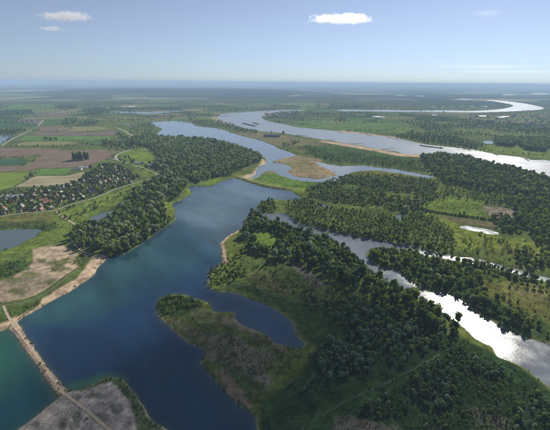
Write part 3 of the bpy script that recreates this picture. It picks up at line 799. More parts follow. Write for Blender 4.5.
# prototype list used by the uncounted masses (index -> mesh), kept out of the scene
PROTO = bpy.data.collections.new('foliage_prototypes')
PIDX = {}
def proto(key, meshes):
    i = len(PIDX)
    if len(meshes) == 1: me = meshes[0]
    else:
        bm = bmesh.new()
        for q in meshes: bm.from_mesh(q)
        me = bpy.data.meshes.new('foliage'); bm.to_mesh(me); bm.free()
        # keep trunk faces on the bark slot
        me.materials.append(meshes[0].materials[0]); me.materials.append(M_BARK)
        n0 = len(meshes[0].polygons)
        mi = np.zeros(len(me.polygons), np.int32); mi[n0:] = 1
        me.polygons.foreach_set('material_index', mi)
    o = bpy.data.objects.new('proto_%03d' % i, me); PROTO.objects.link(o); PIDX[key] = i
for tn in TINTS:
    for k in range(3): proto(('tree', tn, k), [CROWN[tn][k], TRUNK[k]])
    for k in range(2): proto(('far', tn, k), [FARCROWN[tn][k]])
    for k in range(2): proto(('bush', tn, k), [BUSH[tn][k]])
for tn in POPLAR: proto(('poplar', tn, 0), [POPLAR[tn], PTRUNK])

def scatter_group():
    ng = bpy.data.node_groups.new('plant_scatter', 'GeometryNodeTree')
    ng.interface.new_socket('Geometry', in_out='INPUT', socket_type='NodeSocketGeometry')
    ng.interface.new_socket('Geometry', in_out='OUTPUT', socket_type='NodeSocketGeometry')
    gi = ng.nodes.new('NodeGroupInput'); go = ng.nodes.new('NodeGroupOutput')
    ci = ng.nodes.new('GeometryNodeCollectionInfo'); ci.inputs['Collection'].default_value = PROTO
    ci.inputs['Separate Children'].default_value = True; ci.inputs['Reset Children'].default_value = True
    ip = ng.nodes.new('GeometryNodeInstanceOnPoints'); ip.inputs['Pick Instance'].default_value = True
    def attr(nm, ty):
        a = ng.nodes.new('GeometryNodeInputNamedAttribute'); a.data_type = ty; a.inputs['Name'].default_value = nm
        return a.outputs['Attribute']
    cx = ng.nodes.new('ShaderNodeCombineXYZ')
    ng.links.new(attr('rot', 'FLOAT'), cx.inputs[2])
    e2r = ng.nodes.new('FunctionNodeEulerToRotation'); ng.links.new(cx.outputs[0], e2r.inputs[0])
    ng.links.new(gi.outputs[0], ip.inputs['Points']); ng.links.new(ci.outputs[0], ip.inputs['Instance'])
    ng.links.new(attr('proto', 'INT'), ip.inputs['Instance Index']); ng.links.new(e2r.outputs[0], ip.inputs['Rotation'])
    ng.links.new(attr('size', 'FLOAT_VECTOR'), ip.inputs['Scale'])
    ng.links.new(ip.outputs[0], go.inputs[0])
    return ng
NG = scatter_group()
def stuff_scatter(name, rows, label):
    """rows: (x, y, z, sx, sy, sz, rot, proto)"""
    A = np.array(rows, float)
    me = bpy.data.meshes.new(name)
    me.vertices.add(len(A)); me.vertices.foreach_set('co', A[:, :3].astype(np.float32).ravel())
    a = me.attributes.new('size', 'FLOAT_VECTOR', 'POINT'); a.data.foreach_set('vector', A[:, 3:6].astype(np.float32).ravel())
    a = me.attributes.new('rot', 'FLOAT', 'POINT'); a.data.foreach_set('value', A[:, 6].astype(np.float32))
    a = me.attributes.new('proto', 'INT', 'POINT'); a.data.foreach_set('value', A[:, 7].astype(np.int32))
    o = bpy.data.objects.new(name, me); COL.objects.link(o)
    md = o.modifiers.new('scatter', 'NODES'); md.node_group = NG
    tag(o, label, None, None, 'stuff')
    return o

# --- placement zones: polygon or line on the ground, spacing, height range, tints, kind
PLANTS = []          # dicts
def _add(P, zone, hr, tints, kind, keepdist=1.0, wid=(0.85, 1.2)):
    if len(P) == 0: return
    ok = land_at(P) > keepdist
    P = P[ok]
    names = list(tints); pw = np.array([tints[k] for k in names], float); pw /= pw.sum()
    ts = rng.choice(len(names), len(P), p=pw)
    zz = ground_z(P) if len(P) else []
    for p, t_, z in zip(P, ts, zz):
        h = hr[0] + (hr[1] - hr[0]) * rng.random() ** 1.5 * (1.3 if rng.random() < .12 else 1.0)
        PLANTS.append(dict(x=p[0], y=p[1], z=z, h=h, t=names[t_], kind=kind, zone=zone, w=wid[0] + (wid[1]-wid[0]) * rng.random(), rot=rng.random() * 6.283))

def poisson(P, spacing, holes=(), dens=None):
    lo, hi = P.min(0), P.max(0)
    area = (hi - lo).prod()
    n = int(min(area / spacing**2 * 2.2, 60000))
    X_ = lo + rng.random((n, 2)) * (hi - lo)
    X_ = X_[inside(X_, P)]
    for h in holes: X_ = X_[~inside(X_, W(h))]
    if dens is not None:
        X_ = X_[fnoise(X_, dens[0], dens[2], 3) > dens[1]]
    grid = {}; out = []
    for p in X_:
        g = (int(p[0] // spacing), int(p[1] // spacing)); good = True
        for i in (-1, 0, 1):
            for j in (-1, 0, 1):
                for q in grid.get((g[0]+i, g[1]+j), ()):
                    if (q[0]-p[0])**2 + (q[1]-p[1])**2 < (spacing*0.8)**2: good = False
        if good:
            grid.setdefault(g, []).append(p); out.append(p)
    return np.array(out).reshape(-1, 2)

def wood(zone, poly, spacing, hr, tints, kind='tree', holes=(), dens=None, keep=1.0, wid=(0.85, 1.2)):
    _add(poisson(W(poly), spacing, holes, dens), zone, hr, tints, kind, keep, wid)
def row(zone, line, spacing, hr, tints, kind='tree', width=3.0, gap=0.0, wid=(0.85, 1.2)):
    P = smooth(W(line), False, 6)
    L = np.concatenate([[0], np.cumsum(np.linalg.norm(np.diff(P, axis=0), axis=1))])
    s = np.arange(0, L[-1], spacing); s = s + rng.normal(0, spacing*0.2, len(s))
    Q_ = np.stack([np.interp(s, L, P[:, 0]), np.interp(s, L, P[:, 1])], 1) + rng.normal(0, width/2, (len(s), 2))
    if gap: Q_ = Q_[rng.random(len(Q_)) > gap]
    _add(Q_, zone, hr, tints, kind, 0.5, wid)

MIX = {'green': 3, 'dark': 4, 'silver': 1.2}
WIL = {'silver': 4, 'green': 3, 'dark': 2.2}
# lakeside wood on the left bank
wood('lakeside', [(76,236),(82,228),(92,227),(104,225),(118,217),(120,208),(128,198),(140,190),(150,183),(165,174),(180,178),(188,184),(182,195),(171,202),(163,200),(164,212),(168,219),(160,229),(144,240),(126,252),(108,256.5),(92,254),(78,248),(73,242)],
     8.6, (10, 19), {'green': 3, 'dark': 3.2, 'silver': 3.2, 'bright': 0.3}, holes=[[(163,197),(172,199),(172,207),(175,212),(170,218),(164,212)]])
wood('lakeside', [(55,214),(75,206),(84,206),(104,203),(106,207),(90,213),(78,219),(70,222)], 9, (3, 8), {'green': 3, 'dark': 3}, 'bush', dens=(30, .52, 5))
row('lakeside', [(104,203),(115,198),(125,195),(138,188)], 10, (5, 10), MIX, gap=0.2, width=8)
row('lakeside', [(108,257.4),(118,254.8),(129,250.6),(144,241.2),(156,232.3),(167,224.8),(173,219)], 5.5, (5, 13), {'green': 3, 'dark': 3, 'silver': 2}, width=3)
row('middle', [(291,218),(302,223.2),(322,228),(350,234.3),(370,237.6),(390,241.2),(410,245.2),(426,249.6),(440,252.6)], 5.0, (5, 12), {'green': 3, 'dark': 4, 'silver': 1.5}, width=3)
row('island', [(372,252),(390,252.6),(410,255),(430,258.8)], 5.5, (5, 11), {'dark': 4, 'green': 2}, width=3)
row('island', [(372,259),(380,264.6),(398,268.5),(410,278.5),(424,287),(446,290.5),(458,297),(470,304),(482,314)], 4.6, (4, 9), {'dark': 5, 'green': 2}, width=3)
row('channel', [(262,221),(280,225.6),(300,233),(322,239.8),(335,243),(346,253),(356,260),(370,271.5),(390,284.5),(410,296),(424,304.5),(440,313.5),(456,323.5)], 4.6, (3, 7), {'dark': 5, 'green': 2, 'teal': 2}, width=3)
# the big wood
wood('bigwood', [(131,141),(150,134),(160,138),(180,139),(200,139.5),(220,142.5),(240,148.5),(255,153.5),(261,158),(261,162),(250,166),(240,171),(233,176),(222,177),(212,179),(200,183),(188,181),(178,176),(163,173),(155,168),(158,158),(150,148),(142,147),(133,146)],
     9.5, (10, 19), {'green': 3.5, 'dark': 3, 'silver': 3.2})
row('bigwood', [(118,134),(124,139),(132,146),(136,150)], 13, (9, 15), MIX, width=18)
wood('bigwood', [(132,128),(150,124),(162,129),(157,134),(150,134),(135,140),(128,138)], 22, (7, 13), MIX, dens=(120, .45, 9))
# spit between backwater and river
wood('spit', [(192,122),(200,121),(218,122),(235,126),(245,130),(256,131),(258,134),(246,134),(234,131),(220,127),(208,126),(196,124.5)], 20, (8, 15), MIX, dens=(90, .40, 12))
row('spit', [(283,145),(287,146),(293,145),(295,143),(291,142)], 12, (9, 14), MIX, width=10)
row('spit', [(283,134),(284,133)], 8, (12, 15), MIX)
# belt between river and creek
wood('riverbelt', [(296,150),(305,146),(330,150),(352,154),(380,158),(410,162),(430,160),(440,164),(436,174),(420,172),(390,167.5),(360,164),(335,162),(312,157)], 11, (4, 9), {'green': 4, 'dark': 3, 'silver': .6}, dens=(80, .36, 15))
wood('riverbelt', [(418,158),(440,155),(462,157),(484,163),(505,168),(530,174),(550,181),(550,203),(520,196),(490,192),(470,188),(445,183),(434,178),(428,168)], 10, (9, 19), {'green': 3, 'dark': 4.5, 'silver': 1})
row('riverbelt', [(326,158),(330,161),(346,164)], 14, (9, 14), {'dark': 3, 'green': 1}, gap=.3, width=12)
# middle grove
wood('middle', [(306,190),(318,187),(336,180),(352,176),(375,177),(402,179),(428,181),(438,188),(430,199),(420,206),(412,214),(398,211),(380,206.5),(356,205.5),(330,201),(312,198)], 7.2, (7, 14), WIL, wid=(.6, 1.0), holes=[[(382,192),(418,193.5),(416,200.5),(386,199)],[(330,187),(352,184),(366,189),(345,192)]])
wood('middle', [(287,205),(296,201),(312,201),(330,209),(356,212),(392,217),(405,220),(415,212),(424,214),(440,222),(452,232),(456,246),(452,254),(430,250),(410,245),(390,241),(350,234),(322,228),(302,222),(290,214)], 7.2, (5, 11), {'silver': 2, 'green': 3.2, 'dark': 3, 'bright': .9}, keep=0.5, wid=(.6, 1.0))
wood('middle', [(261,205),(270,201.5),(276,205),(276,211),(268,213),(262,210)], 8.5, (8, 13), {'dark': 3, 'green': 3}, keep=.3)
# east scrub and woods
wood('east', [(430,182),(470,188),(520,197),(550,204),(550,248),(530,242),(512,236),(512,212),(484,203),(450,198),(436,206),(420,210),(428,200)], 11, (4, 11), {'green': 4, 'dark': 3, 'bright': .8}, dens=(45, .47, 21))
wood('east', [(505,196),(550,203),(550,250),(535,245),(528,230),(515,224),(513,210)], 8.5, (7, 15), {'green': 3, 'dark': 4, 'bright': .6})
row('hedge', [(418,209.6),(440,214),(470,218.2),(494,222)], 2.6, (3.6, 5.6), {'dark': 1}, 'bush', width=.8)
row('east', [(459,216),(464,216)], 8, (8, 10), MIX)
wood('east', [(490,218),(503,216),(516,222),(520,232),(508,236),(496,228)], 9, (8, 13), {'dark': 3, 'green': 2})
wood('east', [(470,234),(500,238),(530,242),(550,252),(550,266),(515,262),(488,256),(462,252),(462,240)], 8.5, (3, 7), {'green': 4, 'bright': 1.5, 'dark': 2}, 'bush', dens=(28, .47, 25))
wood('east', [(515,250),(550,256),(550,270),(530,268),(514,262)], 9, (8, 13), {'green': 3, 'dark': 3, 'bright': 1})
# island between the two arms
row('island', [(445,258),(470,265),(490,268.5),(506,273.5),(534,281.5),(552,286)], 3.2, (7, 11), {'silver': 2, 'dark': 3, 'green': 2}, width=5)
row('island', [(455,262.5),(480,270),(506,278),(534,288),(552,294)], 5, (6, 9), {'silver': 2, 'dark': 3, 'green': 2}, width=6, gap=.2)
wood('island', [(368,254),(380,252),(410,254.5),(440,261),(462,268),(478,280),(486,292),(500,306),(520,318),(550,332),(550,340),(522,332),(500,324),(484,314),(468,302),(452,294),(432,289),(415,280),(400,268),(382,263),(372,258)], 7.6, (5, 14), {'dark': 5, 'green': 2.5, 'silver': .7}, keep=1.0)
wood('island', [(462,270),(500,282),(550,296),(550,330),(520,315),(495,300)], 9, (3, 6), {'green': 3, 'bright': 1.4, 'dark': 2, 'brown': .3}, 'bush', dens=(25, .5, 29))
# trees along the channel, centre
wood('channel', [(247,218),(254,216),(263,220),(280,225),(300,233),(322,239),(338,246),(350,256),(364,268),(378,279),(396,288),(412,298),(432,311),(448,319),(462,330),(452,336),(436,330),(420,328),(404,316),(388,308),(372,300),(358,290),(344,286),(330,279),(314,270),(296,266),(280,262),(262,256),(252,254),(250,246),(243,238),(246,228)],
     7.2, (6, 17), {'dark': 4.5, 'green': 2, 'teal': 2.4}, holes=[[(254,232),(262,230),(278,238),(282,244),(270,250),(258,248),(252,240)]], keep=.3)
wood('tip', [(209,272),(218,266),(230,262),(240,266),(248,276),(236,284),(224,286),(212,287),(209,280)], 7.5, (4, 8.5), {'dark': 4, 'green': 2}, keep=.3)
row('tip', [(228,262),(238,257),(246,250),(250,254)], 6.5, (4, 8), MIX, width=5)
# centre meadow bushes
wood('meadow', [(285,262),(320,276),(345,292),(352,300),(330,306),(305,300),(285,290),(262,280),(250,268)], 8, (2, 5), {'green': 2, 'dark': 3, 'silver': 1}, 'bush', dens=(22, .50, 31))
wood('meadow', [(300,292),(330,284),(352,294),(355,310),(335,318),(310,310)], 7.0, (3, 7), {'dark': 3, 'silver': 1.5, 'green': 2}, 'bush', dens=(22, .44, 33))
wood('thicket', [(335,304),(352,298),(380,308),(404,318),(424,330),(440,338),(436,352),(415,362),(395,368),(372,358),(350,340),(338,322)], 4.7, (3, 9), {'teal': 4, 'dark': 3, 'green': 1.2, 'brown': .3}, dens=(30, .33, 35))
# dark scrub and groves in front
wood('grove', [(316,350),(330,342),(345,344),(356,352),(370,350),(378,360),(372,372),(352,374),(340,384),(326,380),(318,366)], 4.4, (4, 9), {'teal': 6, 'dark': 2, 'silver': .7}, keep=1)
row('grove', [(286,390),(292,385),(296,381)], 5, (3, 6), {'teal': 3}, width=1)
row('grove', [(304,392),(309,387),(314,380)], 4.5, (5, 7.5), {'teal': 3}, width=1.5)
wood('frontthicket', [(376,402),(388,396),(400,398),(410,408),(404,418),(386,420),(366,416),(360,412)], 4.0, (3, 6.5), {'teal': 4, 'dark': 4, 'green': 1})
wood('frontthicket', [(404,390),(414,374),(428,366),(446,362),(458,380),(462,400),(452,408),(432,410),(414,404)], 4.1, (3.5, 7.5), {'teal': 4, 'dark': 4, 'green': 1})
wood('rivergrove', [(446,352),(460,350),(478,358),(496,368),(512,380),(500,382),(480,376),(462,370),(448,364)], 4.3, (3, 7), {'dark': 4, 'green': 1, 'teal': 3})
wood('cornergrove', [(512,408),(530,398),(552,404),(566,420),(560,436),(535,432),(516,424)], 4.8, (3.5, 7.5), {'dark': 4, 'teal': 3, 'green': 1})
wood('cornergrove', [(516,394),(530,388),(542,392),(540,400),(524,400)], 5, (3, 5), {'dark': 3, 'green': 2})
# scrub carpets
wood('scrub', [(430,412),(470,404),(510,412),(520,436),(440,440),(420,428)], 3.3, (1.2, 3.2), {'dark': 3, 'green': 3, 'silver': .6}, 'bush', dens=(16, .34, 41))
wood('scrub', [(455,366),(480,374),(510,386),(520,406),(480,404),(464,392)], 3.5, (1.0, 3.0), {'dark': 3, 'green': 3}, 'bush', dens=(16, .36, 43))
wood('scrub', [(285,398),(318,386),(345,388),(330,402),(300,424),(270,432),(272,412)], 3.8, (0.8, 2.2), {'dark': 4, 'green': 2, 'brown': .8}, 'bush', dens=(12, .45, 45))
wood('scrub', [(318,370),(345,386),(372,378),(395,370),(405,380),(370,395),(345,400)], 4.4, (0.8, 2.6), {'dark': 3, 'green': 3, 'brown': .3}, 'bush', dens=(14, .55, 47))
wood('scrub', [(400,300),(440,330),(470,345),(490,360),(470,365),(440,350),(420,345),(395,325)], 3.9, (1.5, 4.2), {'dark': 4, 'green': 2, 'silver': .5}, 'bush', dens=(20, .4, 49))
wood('scrub', [(300,306),(335,320),(370,350),(330,342),(310,335),(298,320)], 4.6, (0.8, 2.4), {'dark': 3, 'green': 3}, 'bush', dens=(14, .52, 51))
wood('peninsula', [(159,311),(159,302),(164,298),(178,296),(190,298),(200,304),(196,309),(182,309),(172,314),(164,316)], 4.0, (2.5, 5.0), {'dark': 4, 'green': 2}, 'bush', keep=.3)
wood('peninsula', [(165,318),(185,333),(200,345),(215,340),(205,325),(185,318)], 4.4, (0.8, 2.2), {'dark': 3, 'green': 2}, 'bush', dens=(14, .5, 53))
wood('peninsula', [(215,345),(250,345),(276,358),(272,372),(255,378),(235,368),(218,360)], 3.8, (0.8, 2.6), {'dark': 3, 'silver': 1.4, 'green': 2}, 'bush', dens=(12, .50, 55))
row('peninsula', [(202,362),(212,376),(222,388),(234,400),(246,410),(254,416)], 3.2, (1.2, 2.6), {'dark': 4}, 'bush', width=2, gap=.15)
row('peninsula', [(222,292.5),(240,297),(262,303),(280,314),(292,328),(296,340)], 4.0, (1.0, 2.4), {'dark': 4, 'green': 2}, 'bush', width=3, gap=.2)
# left shore
wood('sandscrub', [(0,266),(14,262),(27,262),(28,269),(12,276),(0,279),(-15,280)], 5.5, (2, 5), {'dark': 3, 'green': 4}, 'bush')
wood('sandscrub', [(74,262),(82,257),(90,258),(86,266),(78,268)], 6, (2, 5), {'dark': 2, 'green': 2, 'silver': 2}, 'bush', dens=(16, .35, 57))
wood('sandscrub', [(8,313),(22,310),(40,303),(40,306),(28,313),(14,320)], 3.6, (1, 2.4), {'green': 4, 'dark': 2}, 'bush')
wood('sandscrub', [(48,262),(62,258),(68,268),(58,277),(48,272)], 6, (1, 2.6), {'green': 3, 'brown': 1}, 'bush', dens=(12, .5, 59))
row('bankscrub', [(0,228),(15,226.5),(30,226),(48,227),(56,224)], 8, (2, 5), MIX, 'bush', width=8)
row('bankscrub', [(0,252),(8,250),(9,247)], 6, (2, 4), MIX, 'bush', width=3)
row('bankscrub', [(44,228),(52,225),(58,228)], 10, (5, 8), MIX, width=6)
wood('barfringe', [(114,382),(124,384),(134,396),(146,414),(164,431),(150,432),(138,418),(126,396)], 3.4, (0.8, 2.4), {'dark': 3, 'green': 3}, 'bush', keep=1.2)
wood('barfringe', [(66,397),(80,394),(82,400),(70,401)], 3.0, (.7, 1.6), {'dark': 3}, 'bush', dens=(10, .45, 61))
wood('barfringe', [(64,420),(85,412),(92,424),(80,436),(60,436)], 3.4, (.7, 1.8), {'dark': 3, 'brown': 2}, 'bush', dens=(10, .5, 63))
# tussocks over the near meadows
wood('tussock', [(180,320),(240,330),(300,352),(330,330),(300,300),(240,284),(224,262),(240,232),(300,262),(350,290),(440,335),(500,356),(560,405),(560,440),(260,440),(256,412),(205,352)], 2.7, (0.5, 1.8), {'dark': 3, 'green': 2.4, 'silver': .6, 'brown': .4}, 'bush', dens=(26, .43, 65), keep=1.5)
wood('tussock', [(440,225),(500,236),(550,250),(550,335),(500,322),(460,296),(420,262),(455,258)], 5.0, (0.6, 2.0), {'dark': 3, 'green': 3, 'bright': 1}, 'bush', dens=(24, .46, 67), keep=1.5)
wood('tussock', [(0,205),(60,214),(100,203),(130,196),(100,212),(74,246),(40,250),(0,262)], 7.0, (0.5, 1.8), {'dark': 2, 'green': 3}, 'bush', dens=(30, .55, 69), keep=1.5)
wood('tussock', [(420,182),(480,190),(520,198),(500,222),(440,212)], 6.5, (0.8, 3), {'dark': 2, 'green': 4}, 'bush', dens=(30, .42, 70), keep=1.5)
# reeds and overhanging scrub along the lake shores
def shore(zone, B, rmax, step, hr, tints, gate, seed):
    L = np.concatenate([B, B[:1]]); s = np.concatenate([[0], np.cumsum(np.linalg.norm(np.diff(L, axis=0), axis=1))])
    t_ = np.arange(0, s[-1], step) + rng.normal(0, step * .4, int(np.ceil(s[-1] / step)))
    Q_ = np.stack([np.interp(t_, s, L[:, 0]), np.interp(t_, s, L[:, 1])], 1) + rng.normal(0, 2.2, (len(t_), 2))
    Q_ = Q_[(np.hypot(Q_[:, 0], Q_[:, 1]) < rmax) & (fnoise(Q_, 35, seed, 3) > gate)]
    Q_ = Q_[ground_z(Q_) > 0.05]
    _add(Q_, zone, hr, tints, 'bush', -50, (.8, 1.5))
shore('reeds', BODIES[0][1], 1100, 1.5, (0.6, 2.0), {'dark': 3, 'green': 3, 'brown': .5}, .46, 171)
shore('reeds', BODIES[2][1], 1100, 2.2, (0.6, 2.0), {'dark': 3, 'green': 3}, .4, 173)
shore('reeds', BODIES[5][1], 2200, 4.0, (1.0, 2.6), {'dark': 3, 'green': 3, 'brown': .5}, .52, 175)
# village trees
VILLAGE = [(0,201),(20,196),(40,191),(62,187),(78,182),(92,172),(108,164),(124,168),(138,178),(128,186),(112,191),(100,197),(84,202),(66,207),(50,212),(28,214),(0,218)]
wood('village', VILLAGE, 11, (5, 12), {'dark': 5, 'green': 3})
wood('village', [(0,194),(28,190),(48,188),(60,187),(50,192),(20,197),(0,200)], 15, (7, 13), {'dark': 4, 'green': 3})
# hedges and copses on the fields
for ln, h, gp in [([(10,147),(40,147.2),(70,146.6),(84,147.6)],(5,11),.1),([(0,158.8),(26,158.2),(42,155)],(4,9),.15),([(22,167),(30,163),(36,160.5)],(5,10),.1),
                  ([(66,141),(84,141.2),(108,141.4)],(5,11),.1),([(40,132.2),(70,131.8),(92,132)],(4,8),.2),([(66,149.6),(84,149.9),(110,149.8)],(3,7),.25),
                  ([(0,134),(14,133.5),(24,131)],(8,14),0),([(27,181),(32,175),(38,173)],(6,11),.1),([(2,143),(10,139)],(8,12),0),([(0,133),(20,133)],(8,14),0),
                  ([(130,117),(150,118),(174,116.5)],(9,15),.1),([(132,121),(138,121)],(8,13),0),([(84,145),(100,146),(112,145)],(6,12),0),([(86,168),(96,169),(104,165)],(6,10),.1)]:
    row('hedgerow', ln, 13, h, {'dark': 5, 'green': 1.5}, gap=gp, width=12)
for pl in ([(43,140.5),(50,138.6),(57,140.6),(50,142)],[(62,125),(66,119),(77,118.5),(78,123),(70,126)],[(79,124),(90,120.5),(99,122),(96,125),(82,125.5)],[(0,131),(20,130),(26,132),(12,135),(0,134.5)],
           [(105,141),(118,143),(132,146),(130,152),(112,151),(104,147)],[(55,106),(75,105),(78,109),(60,110)],[(82,110),(100,108),(112,110),(112,113),(88,115)],[(0,111),(30,110),(34,114),(10,116),(0,115)],
           [(128,158),(136,163),(126,166),(120,162)],[(140,166),(155,165),(160,172),(150,172)],[(110,107.5),(140,108.5),(182,107.5),(182,110),(150,111),(110,110.5)]):
    wood('copse', pl, 20, (9, 16), {'dark': 5, 'green': 1.5})
# poplar row standing in the ploughed field
row('poplarrow', [(73.6,160.2),(78,160.4),(84,160.3),(89.5,159.8)], 6.0, (28, 33), {'green': 2, 'dark': 1}, 'poplar', width=2.0, wid=(1.0, 1.3))
# opposite bank
wood('oppbank', [(264,117),(275,112),(297,110),(300,117),(290,119),(276,121)], 26, (8, 14), MIX, dens=(150, .42, 71))
row('oppbank', [(270,121),(285,123),(300,125),(318,127)], 18, (8, 14), MIX, width=25, gap=.1)
row('oppbank', [(346,131.5),(360,131),(378,131.5),(392,130)], 18, (8, 14), MIX, width=18, gap=.1)
wood('oppbank', [(395,137),(408,134),(430,134),(460,140),(484,146),(476,150),(452,146.5),(430,144),(412,140.5)], 17, (9, 17), {'dark': 5, 'green': 2})
wood('oppbank', [(336,120),(345,117),(348,121),(340,122)], 18, (8, 13), MIX)
row('oppbank', [(364,122),(372,121)], 14, (7, 11), MIX, width=20)
row('oppbank', [(480,150.5),(500,152.5),(520,154.5),(545,157)], 14, (5, 9), {'dark': 3, 'green': 2}, gap=.15, width=8)
wood('plantation', [(494,140),(514,138.6),(516,144),(512,147.5),(496,145.5)], 11, (17, 20), {'dark': 5, 'green': 1})
wood('plantation', [(518,139.5),(548,139.5),(550,147),(544,152),(526,150.5),(518,145)], 11, (17, 20), {'dark': 5, 'green': 1})
wood('farwood', [(300,118),(330,112),(366,112.5),(420,116),(460,119),(500,122),(550,126),(550,137),(500,133),(460,132),(430,131),(412,126),(392,119),(360,116.5),(330,117.5)], 24, (8, 15), {'dark': 5, 'green': 2}, dens=(260, .47, 73))
wood('farwood', [(420,126),(460,124),(500,124),(550,128),(550,150),(500,138),(470,136),(450,138),(425,132)], 22, (7, 14), {'dark': 4, 'green': 3}, dens=(200, .45, 75))
wood('farwood', [(190,121),(215,113),(222,112),(300,109),(300,106),(240,105),(190,107),(150,107),(184,113)], 34, (9, 16), {'dark': 5, 'green': 1}, dens=(420, .45, 77))
wood('farwood', [(330,108.5),(440,109),(500,108),(510,104.5),(480,101),(400,101),(330,104)], 38, (9, 16), {'dark': 5, 'green': 1}, dens=(500, .40, 79))
wood('farwood', [(0,118),(60,117),(110,117),(150,114),(150,100),(60,101),(0,103)], 40, (9, 16), {'dark': 5, 'green': 1}, dens=(420, .55, 81))
# hedgerow lines across the far plain
for k in range(260):
    r_ = 2900 + 5200 * rng.random() ** 1.2; a_ = math.radians(-40 + 80 * rng.random())
    c_ = np.array([r_ * math.sin(a_), r_ * math.cos(a_)])
    an = rng.choice([0.0, 0.25, -0.35, 1.5]) + rng.normal(0, .12); Lh = 120 + 380 * rng.random()
    n_ = int(Lh / 22); u_ = np.array([math.cos(an), math.sin(an)])
    P_ = c_ + (np.linspace(-.5, .5, n_) * Lh)[:, None] * u_ + rng.normal(0, 7, (n_, 2))
    _add(P_, 'farhedge', (7, 14), {'dark': 5, 'green': 1}, 'tree', 3.0)

# --- who is an individual: the 300 trees and the 300 bushes that show largest
pts = np.array([[p['x'], p['y'], p['z'] + p['h'] / 2] for p in PLANTS])
px, dz = to_px(pts)
size = np.array([p['h'] * p['w'] for p in PLANTS]) * FPX / dz
vis = (px[:, 0] > 0) & (px[:, 0] < 550) & (px[:, 1] > 60) & (px[:, 1] < 430)
score = np.where(vis, size, 0)
kinds = np.array([0 if p['kind'] == 'tree' else 1 if p['kind'] == 'bush' else 2 for p in PLANTS])
single = np.zeros(len(PLANTS), bool)
for kd, lim in ((0, 300), (1, 300), (2, 300)):
    idx = np.where((kinds == kd) & vis)[0]
    single[idx[np.argsort(-score[idx])[:lim]]] = True
TINTWORD = {'silver': 'silvery green', 'dark': 'dark green', 'green': 'mid green', 'bright': 'yellow green', 'brown': 'greyish brown', 'teal': 'blue green'}
WHERE = {'lakeside': 'in the lakeside wood on the left bank', 'bigwood': 'in the big wood behind the lake', 'middle': 'in the grove north of the narrow channel',
  'channel': 'in the tree belt along the narrow channel', 'island': 'on the strip between the right water arms', 'tip': 'on the wooded tip beside the small beach',
  'meadow': 'in the meadow above the small bay', 'thicket': 'in the thicket above the green track', 'grove': 'in the silvery grove by the small bay',
  'frontthicket': 'in the thicket below the green track', 'rivergrove': 'beside the shining river arm at lower right', 'cornergrove': 'in the bottom right corner grove',
  'scrub': 'in the dark foreground scrub', 'peninsula': 'on the dark peninsula in the lake', 'sandscrub': 'around the sandy flat at the left', 'bankscrub': 'beside the grey pond at the left edge',
  'barfringe': 'fringing the grey sandbar at bottom left', 'east': 'on the scrubby land around the white pond', 'hedge': 'in the straight hedge behind the white pond', 'village': 'among the village houses',
  'poplarrow': 'in the row on the ploughed field', 'hedgerow': 'in the field hedges', 'copse': 'in the field copses', 'oppbank': 'on the far river bank', 'plantation': 'in the square plantation by the river',
  'riverbelt': 'in the belt beside the river', 'spit': 'on the spit between backwater and river', 'farwood': 'on the far plain', 'farhedge': 'on the far plain', 'tussock': 'on the open meadows', 'reeds': 'in the reeds along the water edge'}
# the outermost of each place get a label of their own
special = {}
used_lab = set()
for zone in WHERE:
    for kd in (0, 1):
        ids = [i for i in np.where(single & (kinds == kd))[0] if PLANTS[i]['zone'] == zone]
        if len(ids) < 3: continue
        nm = 'tree' if kd == 0 else 'bush'
        for word, key in (('leftmost', px[ids, 0]), ('rightmost', -px[ids, 0]), ('lowest standing', -px[ids, 1]), ('largest', -size[ids])):
            i = ids[int(np.argmin(key))]
            if i not in special: special[i] = f'{word} {nm} {WHERE[zone]}'
zone_x = {}
for i in np.where(single)[0]: zone_x.setdefault((PLANTS[i]['zone'], kinds[i]), []).append((px[i, 0], PLANTS[i]['h']))
def which(i):
    A = np.array(zone_x[(PLANTS[i]['zone'], kinds[i])])
    if len(A) < 9: return '', ''
    q = np.quantile(A[:, 0], [.2, .4, .6, .8]); s = np.quantile(A[:, 1], [.3, .75])
    part = [', near its left end', ', left of its middle', ', around its middle', ', right of its middle', ', near its right end'][int((px[i, 0] > q).sum())]
    return ['small ', 'middling ', 'tall '][int((PLANTS[i]['h'] > s).sum())], part
stuffrows = {}
